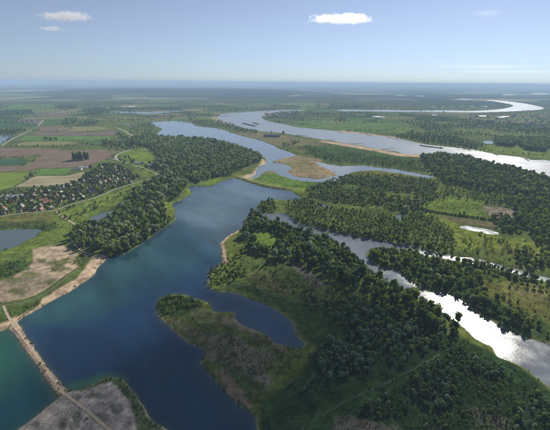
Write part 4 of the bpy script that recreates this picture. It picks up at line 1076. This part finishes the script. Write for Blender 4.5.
for i, p in enumerate(PLANTS):
    kd = p['kind']; h = p['h']; w = p['w'] * h
    if single[i]:
        sz_, pt_ = which(i)
        lab = special.get(i, f"{sz_}{TINTWORD[p['t']]} {kd} {WHERE[p['zone']]}{pt_}")
        grp = None if i in special else lab.replace(kd, {'tree': 'trees', 'bush': 'bushes', 'poplar': 'poplars'}[kd], 1)
        if kd == 'bush':
            o = bpy.data.objects.new('bush', BUSH[p['t']][i % 2]); COL.objects.link(o)
            o.location = (p['x'], p['y'], p['z'] - 0.05); o.rotation_euler = (0, 0, p['rot']); o.scale = (w, w, h)
            tag(o, lab, 'bush', grp or 'bushes ' + WHERE[p['zone']])
        else:
            e = empty('poplar_tree' if kd == 'poplar' else 'tree', (p['x'], p['y'], p['z']), p['rot']); e.scale = (w, w, h)
            k = i % 3
            for nm, me in (('crown', POPLAR[p['t']] if kd == 'poplar' else CROWN[p['t']][k]), ('trunk', PTRUNK if kd == 'poplar' else TRUNK[k])):
                c = bpy.data.objects.new(nm, me); COL.objects.link(c); c.parent = e
            tag(e, lab, 'tree', grp or 'trees ' + WHERE[p['zone']])
    else:
        r_ = math.hypot(p['x'], p['y'])
        key = ('bush', p['t'], i % 2) if kd == 'bush' else ('far', p['t'], i % 2) if r_ > 1700 else ('tree', p['t'], i % 3)
        if kd == 'poplar': key = ('poplar', p['t'], 0)
        nm = {'bush': 'scrub'}.get(kd, 'woodland')
        stuffrows.setdefault((p['zone'], nm), []).append((p['x'], p['y'], p['z'], w, w, h, p['rot'], PIDX[key]))
for (zone, nm), rows in stuffrows.items():
    stuff_scatter(nm, rows, f"{'low scrub' if nm == 'scrub' else 'dense trees'} {WHERE[zone]}")
print('PLANTS', len(PLANTS), 'single', single.sum())

# ------------------------------------------------------------------ houses
M_WALL = [simple_mat('brick_wall', (0.20, 0.125, 0.095), 0.85, 0.15, 0.8, objrand=.2), simple_mat('white_wall', (0.70, 0.67, 0.62), 0.8, 0.08, 0.5), simple_mat('brown_brick', (0.17, 0.13, 0.11), 0.85, 0.15, 0.8, objrand=.2)]
M_ROOF = {'red': simple_mat('red_tiles', (0.24, 0.095, 0.065), 0.7, 0.2, 0.8, objrand=.2), 'dark': simple_mat('dark_tiles', (0.085, 0.075, 0.08), 0.6, 0.2, 0.8, objrand=.25),
          'grey': simple_mat('grey_tiles', (0.25, 0.24, 0.25), 0.6, 0.15, 0.8, objrand=.2), 'pink': simple_mat('salmon_tiles', (0.52, 0.27, 0.20), 0.75, 0.1, 0.5), 'white': simple_mat('pale_sheet_roof', (0.50, 0.51, 0.52), 0.45, 0.06, 0.4),
          'navy': simple_mat('navy_sheet_roof', (0.035, 0.045, 0.10), 0.5, 0.15, 0.2), 'brown': simple_mat('brown_tiles', (0.17, 0.10, 0.075), 0.7, 0.2, 0.8, objrand=.2)}
M_GLASS = simple_mat('window_glass', (0.03, 0.04, 0.05), 0.15, 0.1, 1.0, 0.6)
M_DARK = simple_mat('dark_steel', (0.035, 0.04, 0.05), 0.5, 0.2, 0.5)

def prism(L, Wd, z0, z1, ov=0.0):
    """gabled roof along x as slabs with thickness"""
    l, w = L/2 + ov, Wd/2 + ov
    t = 0.25
    v = [(-l,-w,z0-ov*.6),(l,-w,z0-ov*.6),(l,0,z1),(-l,0,z1),(-l,w,z0-ov*.6),(l,w,z0-ov*.6)]
    v2 = [(a, b, c + t) for a, b, c in v]
    f = [(0,1,2,3),(3,2,5,4)]
    n = 6
    f2 = [tuple(i+n for i in q) for q in f]
    f1 = [tuple(reversed(q)) for q in f]
    side = [(0,1,7,6),(4,10,11,5),(0,6,9,3),(3,9,10,4),(1,2,8,7),(2,5,11,8)]
    return v + v2, f1 + f2 + side
def gable_body(L, Wd, h, ridge):
    l, w = L/2, Wd/2 
    v = [(-l,-w,-1),(l,-w,-1),(l,w,-1),(-l,w,-1),(-l,-w,h),(l,-w,h),(l,w,h),(-l,w,h),(-l,0,ridge-.05),(l,0,ridge-.05)]
    f = [(0,1,5,4),(2,3,7,6),(1,2,6,9,5),(3,0,4,8,7),(0,3,2,1)]
    return v, f
def box(x0, x1, y0, y1, z0, z1):
    v = [(x0,y0,z0),(x1,y0,z0),(x1,y1,z0),(x0,y1,z0),(x0,y0,z1),(x1,y0,z1),(x1,y1,z1),(x0,y1,z1)]
    f = [(0,3,2,1),(4,5,6,7),(0,1,5,4),(1,2,6,5),(2,3,7,6),(3,0,4,7)]
    return v, f
_hm = {}
def house_meshes(L, Wd, h, ridge):
    key = (L, Wd, h, ridge)
    if key not in _hm:
        def me(nm, vf):
            q = bpy.data.meshes.new(nm); q.from_pydata(vf[0], [], vf[1]); q.update(); return q
        _hm[key] = (me('wall', gable_body(L, Wd, h, ridge)), me('roof', prism(L, Wd, h, ridge, 0.5)),
                    me('chimney', box(L*.22, L*.22+.8, -.4, .4, ridge-1, ridge+1.2)),
                    [me('window', box(-L/2-.06, -L/2+.1, -.7, .7, h*.45, h*.45+1.3)), me('window', box(-L*.28-.7, -L*.28+.7, -Wd/2-.06, -Wd/2+.1, 1.0, 2.3)), me('window', box(L*.28-.7, L*.28+.7, -Wd/2-.06, -Wd/2+.1, 1.0, 2.3))],
                    me('door', box(-.5, .5, -Wd/2-.07, -Wd/2+.1, 0, 2.1)))
    return _hm[key]
def house(name, xy, rz, dims, wall, roof, label, cat='house', group=None, detail=True, z=None):
    mw, mr, mc, mwin, md = house_meshes(*dims)
    e = empty(name, (xy[0], xy[1], float(ground_z(np.array([xy]))[0]) if z is None else z), rz)
    def part(nm, me, mat, par):
        o = bpy.data.objects.new(nm, me); COL.objects.link(o); o.parent = par
        if not me.materials: me.materials.append(mat)
        o.material_slots[0].link = 'OBJECT'; o.material_slots[0].material = mat
        return o
    part('wall', mw, wall, e)
    r = part('roof', mr, roof, e)
    if detail:
        part('chimney', mc, M_WALL[0], r)
        for w_ in mwin: part('window', w_, M_GLASS, e)
        part('door', md, M_DARK, e)
    tag(e, label, cat, group)
    return e
VP = W(VILLAGE)
hp = poisson(VP, 21.0)
DIMS = [(11, 7.5, 3.0, 7.0), (9, 7.5, 4.6, 8.2), (14, 8, 3.0, 7.2)]
SPEC = [((12,198.2),0.05,(42,16,4.5,7.5),1,'white','long white roofed barn beside the village lawn','barn'), ((48.5,204.3),0.5,(18,13,4,9),0,'pink','large salmon roofed house in the village','house'),
        ((44,202),0.5,(16,10,4,8),0,'pink','smaller salmon roofed house behind the large one','house'),
        ((78,170.3),0.1,(26,12,4,7),1,'grey','grey roofed farm building at the village end','barn'), ((84,168.6),0.1,(30,13,4,7),1,'white','white roofed farm shed beside the ploughed field','barn'), ((89,168),0.0,(22,12,4,7),0,'red','red roofed farm shed beside the ploughed field','barn'),
        ((92.5,193),0.3,(20,12,4,8),1,'grey','pale house at the end of the village by the dyke','house'), ((139,164.4),0.1,(24,12,5,8),1,'white','white roofed house in the trees beside the dyke road','house'),
        ((151.5,166.3),0.2,(22,11,4,7),1,'white','small white roofed shed in the trees','shed'), ((176,178.8),0.0,(16,9,3.5,6.5),1,'white','white roofed hut in the wood by the lake','hut'),
        ((126,125.6),0.2,(34,16,5,9),1,'white','white farmhouse on the far meadow','farmhouse'), ((134,127),0.1,(34,16,5,9),1,'grey','grey roofed barn on the far meadow','barn'), ((70,122.5),0.0,(40,18,5,10),1,'white','white farm among dark trees on the plain','farmhouse')]
sp_w = []
for (pxp, rz, dm, wi, rf, lb, ct) in SPEC:
    c_ = ground_at(*pxp); sp_w.append(c_)
    house({'barn': 'barn', 'house': 'house', 'shed': 'shed', 'hut': 'hut', 'farmhouse': 'farmhouse'}[ct], c_, rz, dm, M_WALL[wi], M_ROOF[rf], lb, ct)
sp_w = np.array(sp_w)
hp = np.array([p for p in hp if np.hypot(*(sp_w - p).T).min() > 22])
hp = hp[linedist(hp, DYKE, 100) > 16]
if len(hp) > 180: hp = hp[rng.permutation(len(hp))[:180]]
hpx, _ = to_px(np.concatenate([hp, np.full((len(hp), 1), 4.0)], 1))
rk = ['dark', 'red', 'brown', 'grey']
groups = {}
vq = np.quantile(hpx[:, 0], [.25, .5, .75])
for i, p in enumerate(hp):
    rf = rk[rng.choice(4, p=[.42, .14, .22, .22])]; wi = int(rng.choice(3, p=[.4, .25, .35]))
    groups.setdefault((rf, wi), []).append((i, p))
WN = {0: 'red brick', 1: 'white', 2: 'brown brick'}; RN = {'dark': 'dark roofed', 'red': 'red roofed', 'brown': 'brown roofed', 'grey': 'grey roofed'}
for (rf, wi), L_ in groups.items():
    xs = [hpx[i, 0] for i, _ in L_]
    for j, (i, p) in enumerate(L_):
        base = f'{RN[rf]} {WN[wi]} house'
        lab = f'leftmost {base} in the village' if hpx[i, 0] == min(xs) else f'rightmost {base} in the village' if hpx[i, 0] == max(xs) else f'{base} {"on the dyke side" if hpx[i, 1] > np.interp(hpx[i, 0], [0, 60, 100, 138], [208, 199, 186, 177]) else "on the field side"} of the village, {["left end", "left half", "right half", "right end"][int((hpx[i, 0] > vq).sum())]}'
        house('house', p, rng.choice([0.35, 1.92, 0.1, 1.7]) + rng.normal(0, .12), DIMS[i % 3], M_WALL[wi], M_ROOF[rf], lab, 'house', f'{base}s in the village')
# brickworks with its chimney on the spit
def at3(x, y, z=2.0):
    g = ground_at(x, y); return (g[0], g[1])
c_ = at3(272, 137)
bw = house('brickworks', c_, -0.12, (88, 26, 6, 12), M_WALL[2], M_ROOF['navy'], 'long navy roofed brickworks with a tall chimney on the spit', 'factory', detail=False)
def tube_mesh(name, pts, mat, parent, n=12):
    bm = bmesh.new(); rings = []
    for z_, r_ in pts: rings.append([bm.verts.new((r_*math.cos(2*math.pi*i/n), r_*math.sin(2*math.pi*i/n), z_)) for i in range(n)])
    for a, b in zip(rings, rings[1:]):
        for i in range(n): bm.faces.new((a[i], a[(i+1) % n], b[(i+1) % n], b[i]))
    bm.faces.new(rings[-1])
    me = bpy.data.meshes.new(name); bm.to_mesh(me); bm.free(); me.materials.append(mat)
    o = bpy.data.objects.new(name, me); COL.objects.link(o); o.parent = parent
    return o
ch = tube_mesh('chimney', [(0, 2.3), (16, 1.9), (29, 1.5), (29.5, 1.8), (31, 1.8)], M_WALL[0], bw); ch.location = (-6, 22, 0)
for k, (sx, sy) in enumerate([(-28, 16), (0, 16), (28, 16)]):
    o = mesh_obj('annex', *box(sx-9, sx+9, sy-2.9, sy+6, -1, 5), M_ROOF['dark'], bw)
# works on the opposite bank
for k in range(26):
    x_ = 266 + 30 * rng.random(); y_ = 113.2 + 4.0 * rng.random()
    rf = rng.choice(['pink', 'red', 'white', 'grey']) 
    house('shed', ground_at(x_, y_), rng.normal(0, .3), (36, 18, 6, 10) if k % 2 else (24, 14, 5, 9), M_WALL[1 if rf == 'white' else 0], M_ROOF[rf],
          f'{ {"pink":"salmon","red":"red","white":"white","grey":"grey"}[rf] } roofed shed of the works on the far river bank', 'shed', 'sheds of the works on the far river bank', detail=False)
for k, (x_, y_, lb) in enumerate([(380,118,'white shed by the far river meadow'),(376,117.4,'white hall left of another on the far meadow'),(482,117,'white hall in the far town'),(500,118,'white hall at the right of the far town'),(505,117.4,'long white hall behind the far town')]):
    house('hall', ground_at(x_, y_), 0.1*k, (70, 30, 7, 10), M_WALL[1], M_ROOF['white'], lb, 'hall', detail=False)
for k in range(130):
    x_ = 470 + 80 * rng.random(); y_ = 113.5 + 14 * rng.random()**1.1
    p = ground_at(x_, y_)
    rf = rng.choice(['red', 'grey', 'brown', 'dark', 'white'], p=[.35, .25, .2, .1, .1])
    rn = {'red': 'red', 'grey': 'grey', 'brown': 'brown', 'dark': 'dark', 'white': 'white'}[rf]
    house('house', p, rng.random() * 3, (20, 12, 5, 10), M_WALL[int(rng.integers(3))], M_ROOF[rf], f'small {rn} roofed house in the {"farther" if y_ < 119 else "nearer"} {"left" if x_ < 497 else "middle" if x_ < 524 else "right"} part of the far town', 'house', f'{rn} roofed far town houses', detail=False)

# ------------------------------------------------------------------ barges
M_HULL = simple_mat('barge_hull', (0.03, 0.032, 0.04), 0.5, 0.2, 0.2); M_DECK = simple_mat('barge_deck', (0.07, 0.06, 0.06), 0.7, 0.2, 0.3); M_HATCH = simple_mat('hatch_cover', (0.06, 0.065, 0.08), 0.5, 0.2, 0.3)
M_PAINT = simple_mat('white_paint', (0.6, 0.6, 0.6), 0.5, 0.08, 0.3)
def barge(px0, px1, label, beam=11.4, length=None):
    a, b = np.array(ground_at(*px0)), np.array(ground_at(*px1))
    mid = (a + b) / 2; d = b - a; L = length or np.hypot(*d)
    e = empty('barge', (mid[0], mid[1], 0.0), math.atan2(d[1], d[0]))
    l, w = L/2, beam/2
    out = [(-l, -w*.75), (-l+3, -w), (l-14, -w), (l-5, -w*.7), (l, 0), (l-5, w*.7), (l-14, w), (-l+3, w), (-l, w*.75)]
    n = len(out)
    def sheer(x): return 2.6 + 1.4 * max(0, (x - (l-20)) / 20)
    V_ = [(x*.985, y*.9, -0.8) for x, y in out] + [(x, y, sheer(x)) for x, y in out]
    F_ = [(i, (i+1) % n, n+(i+1) % n, n+i) for i in range(n)] + [tuple(range(n-1, -1, -1))]
    hull = mesh_obj('hull', V_, F_, M_HULL, e)
    mesh_obj('deck', [(x*.99, y*.97, sheer(x)-.25) for x, y in out], [tuple(range(n))], M_DECK, e)
    x = -l + 20
    while x < l - 24:
        mesh_obj('hatch_cover', *box(x, x+9.4, -w*.72, w*.72, 2.2, 4.1 + .3 * (int(x) % 2)), M_HATCH, e); x += 10
    wh = mesh_obj('wheelhouse', *box(-l+9, -l+15, -w*.45, w*.45, 2.2, 8.0), M_PAINT, e)
    mesh_obj('window', *box(-l+14.9, -l+15.1, -w*.4, w*.4, 6.0, 7.3), M_GLASS, wh)
    mesh_obj('cabin', *box(-l+4, -l+8.9, -w*.7, w*.7, 2.2, 4.8), M_PAINT, e)
    mesh_obj('mast', *box(l-9, l-8.7, -.15, .15, 2.5, 9), M_PAINT, e)
    tag(e, label, 'barge', 'barges on the river')
barge((443, 148.4), (419.5, 145.3), 'long dark barge crossing the silvery river in the middle right', 12.5)
barge((257, 126.6), (241, 122.8), 'long dark barge moored at the river bend by the spit', 16, 210)
barge((259, 124.4), (252, 122.3), 'shorter dark barge behind the long moored one', 14, 120)

# ------------------------------------------------------------------ groynes
M_STONE = simple_mat('groyne_stone', (0.10, 0.095, 0.085), 0.9, 0.35, 0.25)
def groyne(px0, px1, label, k=[0]):
    a, b = np.array(ground_at(*px0)), np.array(ground_at(*px1))
    d = b - a; L = np.hypot(*d); k[0] += 1
    r = np.random.default_rng(900 + k[0]); n = max(8, int(L / 6))
    V_, F_ = [], []
    for i in range(n + 1):
        x = L * i / n; hgt = (2.4 - 1.2 * i / n); tp = 1.0 if i < n - 1 else (0.7 if i == n-1 else 0.3)
        for y, z in ((-8, -1.5), (-3, hgt*.8), (0, hgt), (3, hgt*.8), (8, -1.5)):
            V_.append((x + r.normal(0, .3), y*tp + r.normal(0, .4), (z if tp > .5 else z*.3) + r.normal(0, .12)))
    for i in range(n):
        for j in range(4):
            q = i*5 + j; F_.append((q, q+5, q+6, q+1))
    o = mesh_obj('groyne', V_, F_, M_STONE)
    o.location = (a[0], a[1], 0.0); o.rotation_euler = (0, 0, math.atan2(d[1], d[0]))
    tag(o, label, 'groyne', 'stone groynes along the river')
for g in [((296,135.3),(306.5,135.6),'stone groyne near the brickworks bank'), ((328,140.4),(335,139.2),'stone groyne left of two on the sandy near bank'), ((350,144),(364,143.2),'long stone groyne in the middle of the near bank'),
          ((382,149.5),(395,148),'stone groyne at the start of the wide beach'), ((366,134.4),(374,136),'stone groyne on the far meadow bank'), ((388,137.2),(397,139.5),'stone groyne where the far bank woods begin'),
          ((338,131.6),(344,133.4),'stone groyne below the far meadow'), ((466,148.6),(471,151),'stone groyne on the far bank by the woods'), ((494,153.8),(499,155.8),'stone groyne below the square plantation'),
          ((217,116),(230,116.4),'stone groyne at the sandy river bend'), ((219,121),(235,123.6),'stone groyne beside the spit trees'), ((222,113.6),(229,115),'farthest stone groyne in the river bend'), ((524,157.6),(529,161),'stone groyne at the right on the far bank')]:
    groyne(*g)

# ------------------------------------------------------------------ rubble along the causeway and the sandbar
M_RUBBLE = simple_mat('rubble_stone', (0.17, 0.15, 0.13), 0.9, 0.4, 0.7)
def rubble(line, n, spread, label, seed):
    r = np.random.default_rng(seed); P = smooth(W(line), False, 6)
    L = np.concatenate([[0], np.cumsum(np.linalg.norm(np.diff(P, axis=0), axis=1))]); s = r.random(n) * L[-1]
    Q_ = np.stack([np.interp(s, L, P[:, 0]), np.interp(s, L, P[:, 1])], 1) + r.normal(0, spread, (n, 2)); zz = ground_z(Q_)
    bm = bmesh.new()
    for p, z in zip(Q_, zz):
        if z < -0.7: continue
        q = bmesh.ops.create_icosphere(bm, subdivisions=1, radius=0.22 + 0.5 * r.random() ** 3)
        k = Vector((.7 + .6*r.random(), .7 + .6*r.random(), .5 + .4*r.random()))
        for v in q['verts']: v.co = Vector((v.co.x*k.x*(1+.25*r.normal()), v.co.y*k.y*(1+.2*r.normal()), v.co.z*k.z)) + Vector((p[0], p[1], z + .05))
    me = bpy.data.meshes.new('rubble'); bm.to_mesh(me); bm.free(); me.materials.append(M_RUBBLE)
    o = bpy.data.objects.new('rubble', me); COL.objects.link(o); tag(o, label, None, None, 'stuff')
rubble([(18,323),(30,341),(47,366),(62,388)], 420, 0.9, 'dark rubble on the lake side of the causeway', 1)
rubble([(12,331),(20,342),(33,360),(46,378),(56,395)], 420, 0.9, 'dark rubble on the bay side of the causeway', 2)
rubble([(60,404),(80,396),(100,390),(112,392)], 260, 5.0, 'scattered stones on the grey sandbar', 3)
# ------------------------------------------------------------------ clouds
def cloud_mesh(name, lobes, mat, label, kind=None, sub=3, amp=0.35, fs=1.0):
    bm = bmesh.new()
    for k, (x, y, z, rx, ry, rz) in enumerate(lobes):
        r = bmesh.ops.create_icosphere(bm, subdivisions=sub, radius=1.0)
        vs = r['verts']
        P = np.array([v.co[:] for v in vs])
        nz = (fnoise(P[:, :2] * 3 + P[:, 2:3] * 5.3 + k * 11, 1.6*fs, 600 + k, 4) - .45) * 2 * amp
        for v, q in zip(vs, nz):
            c = v.co * (1 + q); v.co = (x + c.x*rx, y + c.y*ry, z + max(c.z, -0.35)*rz)
    me = bpy.data.meshes.new(name); bm.to_mesh(me); bm.free()
    me.polygons.foreach_set('use_smooth', [True]*len(me.polygons))
    me.materials.append(mat)
    o = bpy.data.objects.new(name, me); COL.objects.link(o)
    tag(o, label, None if kind else 'cloud', None if kind else 'clouds in the sky', kind)
    return o
def sky_point(x, y, alt):
    d = FWD * FPX + RGT * (x - 275.0) + UPV * (215.0 - y)
    t = (alt - CAM_H) / d[2]
    return np.array([0, 0, CAM_H]) + d * t
def cloud_volume(dens, L_, H_, thr):
    mt, nt, out = new_mat('cloud_vapour')
    tc = nt.nodes.new('ShaderNodeTexCoord')
    mp = N(nt, 'ShaderNodeMapping'); mp.inputs['Scale'].default_value = (1/L_, 1/(L_*.6), 1/H_)
    nt.links.new(tc.outputs['Object'], mp.inputs['Vector'])
    ln = N(nt, 'ShaderNodeVectorMath', operation='LENGTH'); nt.links.new(mp.outputs[0], ln.inputs[0])
    nz = noise(nt, tc.outputs['Object'], 1.0 / (H_ * 1.25), 7, 0.66)
    a = math_n(nt, 'SUBTRACT', math_n(nt, 'MULTIPLY', nz, 2.0), ln.outputs['Value'])
    d = mapr(nt, a, thr, thr + 0.22, 0, dens)
    pv = nt.nodes.new('ShaderNodeVolumePrincipled')
    pv.inputs['Color'].default_value = (0.98, 0.98, 0.98, 1); pv.inputs['Anisotropy'].default_value = 0.6
    nt.links.new(d, pv.inputs['Density']); nt.links.new(pv.outputs[0], out.inputs['Volume'])
    return mt
M_CLOUD = simple_mat('cloud_white', (0.92, 0.92, 0.94), 1.0, 0.03, 0.002, 0.0)
def cloud_from_px(x0, x1, yc, hgt, alt, seed, label, dens, thr):
    a = sky_point((x0+x1)/2, yc, alt); s = np.linalg.norm(a - np.array([0, 0, CAM_H])) / FPX
    L_, H_ = (x1-x0)/2*s, hgt/2*s
    bm = bmesh.new(); bmesh.ops.create_icosphere(bm, subdivisions=3, radius=1.0)
    for v in bm.verts: v.co = (v.co.x*L_*1.25, v.co.y*L_*.75, v.co.z*H_*1.25)
    me = bpy.data.meshes.new('cloud'); bm.to_mesh(me); bm.free()
    me.materials.append(cloud_volume(dens, L_, H_, thr))
    o = bpy.data.objects.new('cloud', me); COL.objects.link(o)
    o.location = a
    tag(o, label, 'cloud', 'clouds in the sky')
    return o
cloud_from_px(308, 375, 18.8, 9.5, 1500, 5, 'elongated white cloud high above the river', 0.0036, 0.25)
cloud_from_px(38, 92, 16.5, 8.5, 1500, 6, 'small white cloud at the upper left', 0.0040, 0.28)
cloud_from_px(38, 64, 28.7, 5, 1500, 8, 'tiny faint cloud below the upper left one', 0.003, 0.3)
cloud_from_px(425, 540, 66.5, 3.2, 1500, 9, 'thin pale streak of cloud low at the right', 0.00002, 0.2)
cloud_from_px(455, 560, 71.5, 2.4, 1300, 10, 'lowest thin streak of cloud above the right horizon', 0.00002, 0.2)
cloud_from_px(468, 506, 13, 7, 1600, 11, 'faint veil of cloud at the upper right', 0.00015, 0.3)
nt = M_CLOUD.node_tree
_o = [n for n in nt.nodes if n.type == 'OUTPUT_MATERIAL'][0]; _p = [n for n in nt.nodes if n.type == 'BSDF_PRINCIPLED'][0]
_t = nt.nodes.new('ShaderNodeBsdfTransparent'); _m = nt.nodes.new('ShaderNodeMixShader'); _a = nt.nodes.new('ShaderNodeAttribute'); _a.attribute_name = 'thick'; nt.links.new(mapr(nt, _a.outputs['Fac'], 0, 1, 1.0, 0.36), _m.inputs[0])
nt.links.new(_p.outputs[0], _m.inputs[1]); nt.links.new(_t.outputs[0], _m.inputs[2]); nt.links.new(_m.outputs[0], _o.inputs['Surface'])
# the cloud whose shade lies over the foreground, at its own place between the sun and the ground
SHADE = [(-60,372),(0,362),(40,352),(90,352),(130,330),(165,300),(205,283),(245,268),(300,262),(345,268),(375,285),(410,306),(440,325),(470,345),(495,362),(530,385),(560,410),(560,470),(400,520),(275,540),(120,520),(-60,480)]
ALT = 1250.0
SP = smooth(W(SHADE), True, 2)
off = np.array([SUN_DIR.x, SUN_DIR.y]) * (ALT / SUN_DIR.z)
def shade_cloud():
    lo, hi = SP.min(0) - 60, SP.max(0) + 60
    st = 14.0; nx, ny = ((hi - lo) / st).astype(int) + 1
    gx, gy = np.meshgrid(lo[0] + np.arange(nx) * st, lo[1] + np.arange(ny) * st, indexing='ij')
    P = np.stack([gx.ravel(), gy.ravel()], 1)
    d = sdf(P, SP, 120) + (fnoise(P, 150, 811, 4) - .5) * 110
    th = np.clip(d / 110, 0, 1); th = th * th * (3 - 2 * th)
    top = 90 * np.sqrt(th) * (0.55 + 0.9 * fnoise(P, 90, 821, 5)); bot = -18 * th * fnoise(P, 70, 831, 3)
    n = len(P); keep = th > 0.0
    V_ = np.concatenate([np.stack([P[:, 0] + off[0], P[:, 1] + off[1], ALT + 0.5 + top], 1), np.stack([P[:, 0] + off[0], P[:, 1] + off[1], ALT - 0.5 + bot], 1)])
    i, j = np.meshgrid(np.arange(nx - 1), np.arange(ny - 1), indexing='ij'); a_ = (i * ny + j).ravel()
    F_ = np.stack([a_, a_ + ny, a_ + ny + 1, a_ + 1], 1); F_ = F_[keep[F_].any(1)]
    o = fast_mesh('cloud', V_, np.concatenate([F_, F_[:, ::-1] + n]), M_CLOUD, 'structure', 'broad low cloud above the lake, between the sun and the foreground')
    add_float(o, 'thick', np.concatenate([th, th]))
shade_cloud()

# ------------------------------------------------------------------ the air
def haze_box(density, color):
    R_ = 110000.0
    v, f = box(-R_, R_, -R_, R_, -6.0, 330.0)
    mt, nt, out = new_mat('air')
    pv = nt.nodes.new('ShaderNodeVolumePrincipled')
    pv.inputs['Color'].default_value = (*color, 1); pv.inputs['Density'].default_value = density; pv.inputs['Anisotropy'].default_value = 0.0
    nt.links.new(pv.outputs[0], out.inputs['Volume'])
    o = mesh_obj('haze', v, f, mt)
    tag(o, 'pale blue haze over the river plain', None, None, 'stuff')
haze_box(8.0e-5, (0.50, 0.70, 0.97))
